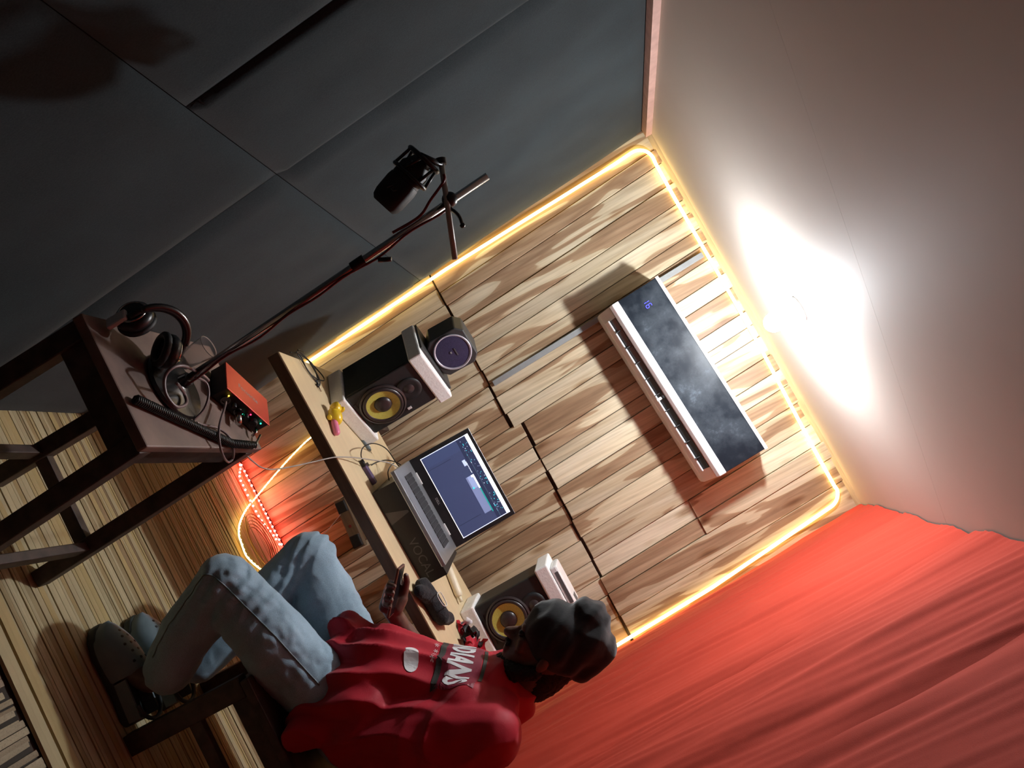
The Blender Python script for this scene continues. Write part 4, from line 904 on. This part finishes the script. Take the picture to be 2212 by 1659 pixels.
# jersey
jr = MB()
limb(jr, (V((1.34, -1.22, .565)), .155), (belly, .165), (V((1.43, -1.215, .74)), .150), (chest, .140), (V((1.545, -1.20, .95)), .075), n=22)
limb(jr, (V((1.50, -1.30, .83)), .115), (V((1.50, -1.11, .84)), .115)); limb(jr, (V((1.34, -1.30, .58)), .135), (V((1.36, -1.13, .58)), .130))
limb(jr, (V((1.53, -1.30, .91)), .075), (shL, .073), (elL + V((0, .0, .02)), .070), (V((1.48, -1.36, .58)), .060)); limb(jr, (V((1.53, -1.10, .92)), .075), (shR, .070), (elR + V((.03, 0, .05)), .066))
hemA = ony(752, 1318, -1.17); hemB = ony(655, 1530, -1.40); hemC = ony(760, 1615, -1.42)
for i in range(7):
    t = i / 6; q = hemA.lerp(hemB, t) + V((.050, .0, .03 * math.sin(t * math.pi) - .030)); limb(jr, (V((1.34, -1.16 - .12 * t, .60)), .128), (q, .052))
for i in range(6):
    t = i / 5; q = hemB.lerp(hemC, t) + V((.075, .055, .028)); limb(jr, (V((1.40, -1.27, .62)), .125), (q, .072))
limb(jr, (shL, .085), (V((1.50, -1.36, .74)), .11), (V((1.44, -1.335, .60)), .105)); limb(jr, (elL, .07), (V((1.46, -1.33, .64)), .10))
def folds(p):
    d_ = p - V((1.2, -1.2, .6)); along = d_.x * .55 + d_.z * .83
    ph_ = (d_.y * 1.0 + d_.z * .30 - d_.x * .30) * 78 + 5 * noise.noise(p * 4.0)
    f_ = (1 - abs(math.sin(ph_ * .5)) * 2) * max(0, min(1, 1 - (along - .10) / .26))
    f2 = (1 - abs(math.sin((d_.y * .6 - d_.z * .9 + d_.x * .5) * 24 + 5 * noise.noise(p * 5))) * 2) * max(0, min(1, (along - .16) / .12)) * .75
    n_ = (p - (V((1.36, -1.21, .60)) + V((.17, 0, .30)) * max(0, min(1, along / .36)))).normalized()
    return p + n_ * ((f_ * 1.5 + f2) * .0085 + noise.noise(p * 9) * .006)
jersey = remeshed(jr, 'jersey', M['shirt'], person, .006, folds, 14)
# collar
ring_ = [neck + V((-.002, 0, -.012)) + (V((1, 0, .32)).normalized() * math.cos(t * math.pi / 14) * .064 + V((0, 1, 0)) * math.sin(t * math.pi / 14) * .062) for t in range(28)]
MB().tube(ring_, .007, 8, True).build('collar', M['shirt'], jersey, smooth=True)
# jeans
jn = MB()
limb(jn, (hipL + V((.03, .045, .0)), .100), (hipL.lerp(kneeL, .5), .102), (kneeL, .086), n=20); limb(jn, (kneeL, .086), (kneeL.lerp(ankL, .5), .078), (ankL + V((.0, .008, .055)), .068), n=20)
limb(jn, (hipR + V((.02, 0, 0)), .115), (hipR.lerp(kneeR, .5), .100), (kneeR, .084), n=20); limb(jn, (kneeR, .084), (ankR + V((0, 0, .05)), .064), n=20)
limb(jn, (hipL + V((.02, .04, 0)), .105), (hipR, .105), n=18); limb(jn, (V((1.40, -1.28, .52)), .11), (V((1.40, -1.15, .52)), .11))
def denimf(p):
    kd = min((p - kneeL).length, (p - kneeR).length)
    w_ = .0085 * math.exp(-(kd / .13) ** 2) * math.sin((p.x * 1.1 + p.z * .7 + p.y * .4) * 95 + 6 * noise.noise(p * 7))
    return p + noise.noise_vector(p * 9) * .006 + (p - V((p.x, -1.22, .45))).normalized() * (w_ + .0045 * noise.noise(p * 24) + .004 * noise.noise(p * 45))
jeans = remeshed(jn, 'jeans', M['denim'], person, .006, denimf, 8)
bvj = BVHTree.FromPolygons([v.co + person.location for v in jeans.data.vertices], [tuple(p.vertices) for p in jeans.data.polygons])
sm_ = []
for q in ((330, 1420), (400, 1300), (438, 1245), (470, 1252), (520, 1300), (580, 1360), (640, 1425), (690, 1480)):
    h_ = bvj.ray_cast(CP, ray(*q).normalized())
    if h_[0] is not None: sm_.append(h_[0] + h_[1] * .001)
if len(sm_) > 3:
    cv = spline(sm_, 12); cv2 = []
    for p in cv:
        n_ = bvj.find_nearest(p); cv2.append(n_[0] + n_[1] * .0008)
    MB().tube(cv2, .0022, 5).build('side_seam', M['slate'], jeans, smooth=True)
# jersey print
bvs = BVHTree.FromPolygons([v.co + person.location for v in jersey.data.vertices], [tuple(p.vertices) for p in jersey.data.polygons])
cx_ = V((1.36, -1.245, .875)); cup_ = V((.42, 0, .91)).normalized(); cr_ = V((0, -1, 0))      # chest frame: reading direction towards the camera
def proj_print(vs, fs, name, mat, off):
    bm = bmesh.new(); bl = [bm.verts.new(v) for v in vs]
    for f in fs:
        try: bm.faces.new([bl[i] for i in f])
        except ValueError: pass
    bmesh.ops.triangulate(bm, faces=bm.faces); 
    for _ in range(4):
        es = [e for e in bm.edges if e.calc_length() > .012]
        if es: bmesh.ops.subdivide_edges(bm, edges=es, cuts=1); bmesh.ops.triangulate(bm, faces=[f for f in bm.faces if len(f.verts) > 3])
    mb = MB(); ok = []
    for v in bm.verts:
        o_ = cx_ + cr_ * v.co.x + cup_ * v.co.y; nrm = cup_.cross(cr_)
        d_ = V((.91, 0, -.42)).normalized(); h_ = bvs.ray_cast(o_ - d_ * .4, d_)
        if h_[0] is None: h_ = bvs.find_nearest(o_)
        mb.v.append(h_[0] - d_ * off)
    bm.verts.index_update(); mb.f = [tuple(v.index for v in f.verts) for f in bm.faces]; bm.free()
    if mb.v: mb.build(name, mat, jersey)
def arc_poly(w_, h0, h1, bow, n=24):
    t_ = [(-w_ + 2 * w_ * i / n) for i in range(n + 1)]; return [V((x, h1 + bow * (1 - (x / w_) ** 2), 0)) for x in t_] + [V((x, h0 + bow * (1 - (x / w_) ** 2), 0)) for x in reversed(t_)]
def bent(vs, bow, w_): return [V((v.x, v.y + bow * (1 - (v.x / w_) ** 2), 0)) for v in vs]
PWd = .108
pb_ = arc_poly(PWd, -.052, .060, .012); n_ = len(pb_) // 2
def strip(poly): m_ = len(poly) // 2; return [(i, i + 1, 2 * m_ - 2 - i, 2 * m_ - 1 - i) for i in range(m_ - 1)]
proj_print(pb_, strip(pb_), 'print_ground', M['print_m'], .0016)
ps_ = arc_poly(PWd * .96, -.060, -.044, .012); proj_print(ps_, strip(ps_), 'print_band', M['print_k'], .0022)
vs, fs = textmesh('INDIANS', .072, bold=.0025); sx_ = max(v.x for v in vs); vs = [V((v.x * (PWd * .93) / sx_, v.y * 1.25, 0)) for v in vs]
proj_print(bent(vs, .012, PWd), fs, 'print_letters', M['print_w'], .0028)
vs, fs = textmesh('* * * * *', .03); vs = [V((v.x * 1.0, v.y - .078, 0)) for v in vs]; proj_print(bent(vs, .012, PWd), fs, 'print_stars', M['print_w'], .0022)
pw2 = arc_poly(PWd * .7, .068, .078, .008); proj_print(pw2, strip(pw2), 'print_bat', M['print_k'], .0022)
bl_ = [V((.055 + .034 * math.cos(t * math.pi / 10), -.118 + .020 * math.sin(t * math.pi / 10), 0)) for t in range(20)]; proj_print(bl_, [tuple(range(20))], 'print_ball', M['print_w'], .0022)
# clog shoes
def clog(ank, toe_dir, label):
    td = V((toe_dir[0], toe_dir[1], 0)).normalized(); CMx = frame((ank.x, ank.y, .0015), td, None, (0, 0, 1))
    out = [(-.065, .030), (-.050, .038), (0, .036), (.06, .042), (.12, .050), (.165, .044), (.192, .024), (.200, 0)]
    poly = out + [(x, -y) for x, y in reversed(out[:-1])]
    CMx = CMx @ Matrix.Scale(1.12, 4)
    o = MB().prism(poly, 0, .026, CMx).build('clog_shoe', M['clog_dark'], person, bevel=.006, auto=.8); o['label'] = label
    def prof(t): return math.sin(math.pi * min(1, max(0, t)) * .5)
    rings = []
    for i in range(13):
        t = i / 12; x = .045 + .150 * t; hw_ = (.040 + .012 * math.sin(t * math.pi)) * math.sqrt(max(.02, 1 - max(0, (t - .55) / .45) ** 2.2)); hh_ = .080 - .052 * t ** 1.6
        rings.append([(x, hw_ * math.cos(a), .020 + hh_ * max(0, math.sin(a)) ** .7) for a in [math.pi * j / 16 for j in range(17)]])
    vs = [p for r in rings for p in r]; n_ = 17
    fs = [(i * n_ + j, i * n_ + j + 1, (i + 1) * n_ + j + 1, (i + 1) * n_ + j) for i in range(12) for j in range(16)]
    up_o = MB().add(vs, fs, CMx).build('upper', M['clog'], o, smooth=True)
    bv = BVHTree.FromPolygons([CMx @ V(p) for p in vs], fs)
    for hx, hy in ((.075, -.018), (.075, .004), (.072, .024), (.098, -.026), (.098, -.006), (.098, .014), (.120, -.020), (.120, .0), (.120, .020), (.142, -.012), (.142, .010), (.160, 0)):
        h_ = bv.ray_cast(CMx @ V((hx, hy, .2)), V((0, 0, -1)))
        if h_[0] is not None: MB().lathe([(.0042, -.001), (.0042, .0008)], 10, frame(h_[0], h_[1].orthogonal(), None, h_[1])).build('vent_hole', M['black_mat'], o)
    MB().loft([[(-.060 + .1 * t, s_ * (.040), .024 + .0 * t), (-.060 + .1 * t, s_ * .040, .058), (-.060 + .1 * t, s_ * .035, .058), (-.060 + .1 * t, s_ * .034, .024)] for s_ in (1,) for t in (0, 1)], True, False, CMx).build('side_wall', M['clog'], o)
    MB().loft([[(-.060 + .1 * t, -.040, .024), (-.060 + .1 * t, -.040, .058), (-.060 + .1 * t, -.035, .058), (-.060 + .1 * t, -.034, .024)] for t in (0, 1)], True, False, CMx).build('side_wall', M['clog'], o)
    MB().tube([CMx @ V((-.03 - .045 * math.sin(math.pi * j / 12), .042 * math.cos(math.pi * j / 12), .066)) for j in range(13)], .006, 8).build('heel_strap', M['clog_dark'], o, smooth=True)
    return o
clog(V((1.02, -1.375, 0)), (-1, .10), 'grey blue perforated clog on the near foot of the seated person')
clog(V((1.04, -1.21, 0)), (-1, .05), 'grey blue clog on the far foot, hidden behind the near leg')
# phone
ph = thing('phone', PC, 'brown cased phone held in the person\'s hand', 'phone')
PMx = frame(PC, pd, None, pn)
MB().box((0, 0, 0), (PL, PW, PT), PMx).build('case', M['phone'], ph, bevel=.003, seg=3); MB().box((0, 0, PT / 2 + .0002), (PL - .010, PW - .008, .0008), PMx).build('screen', M['glass_b'], ph)
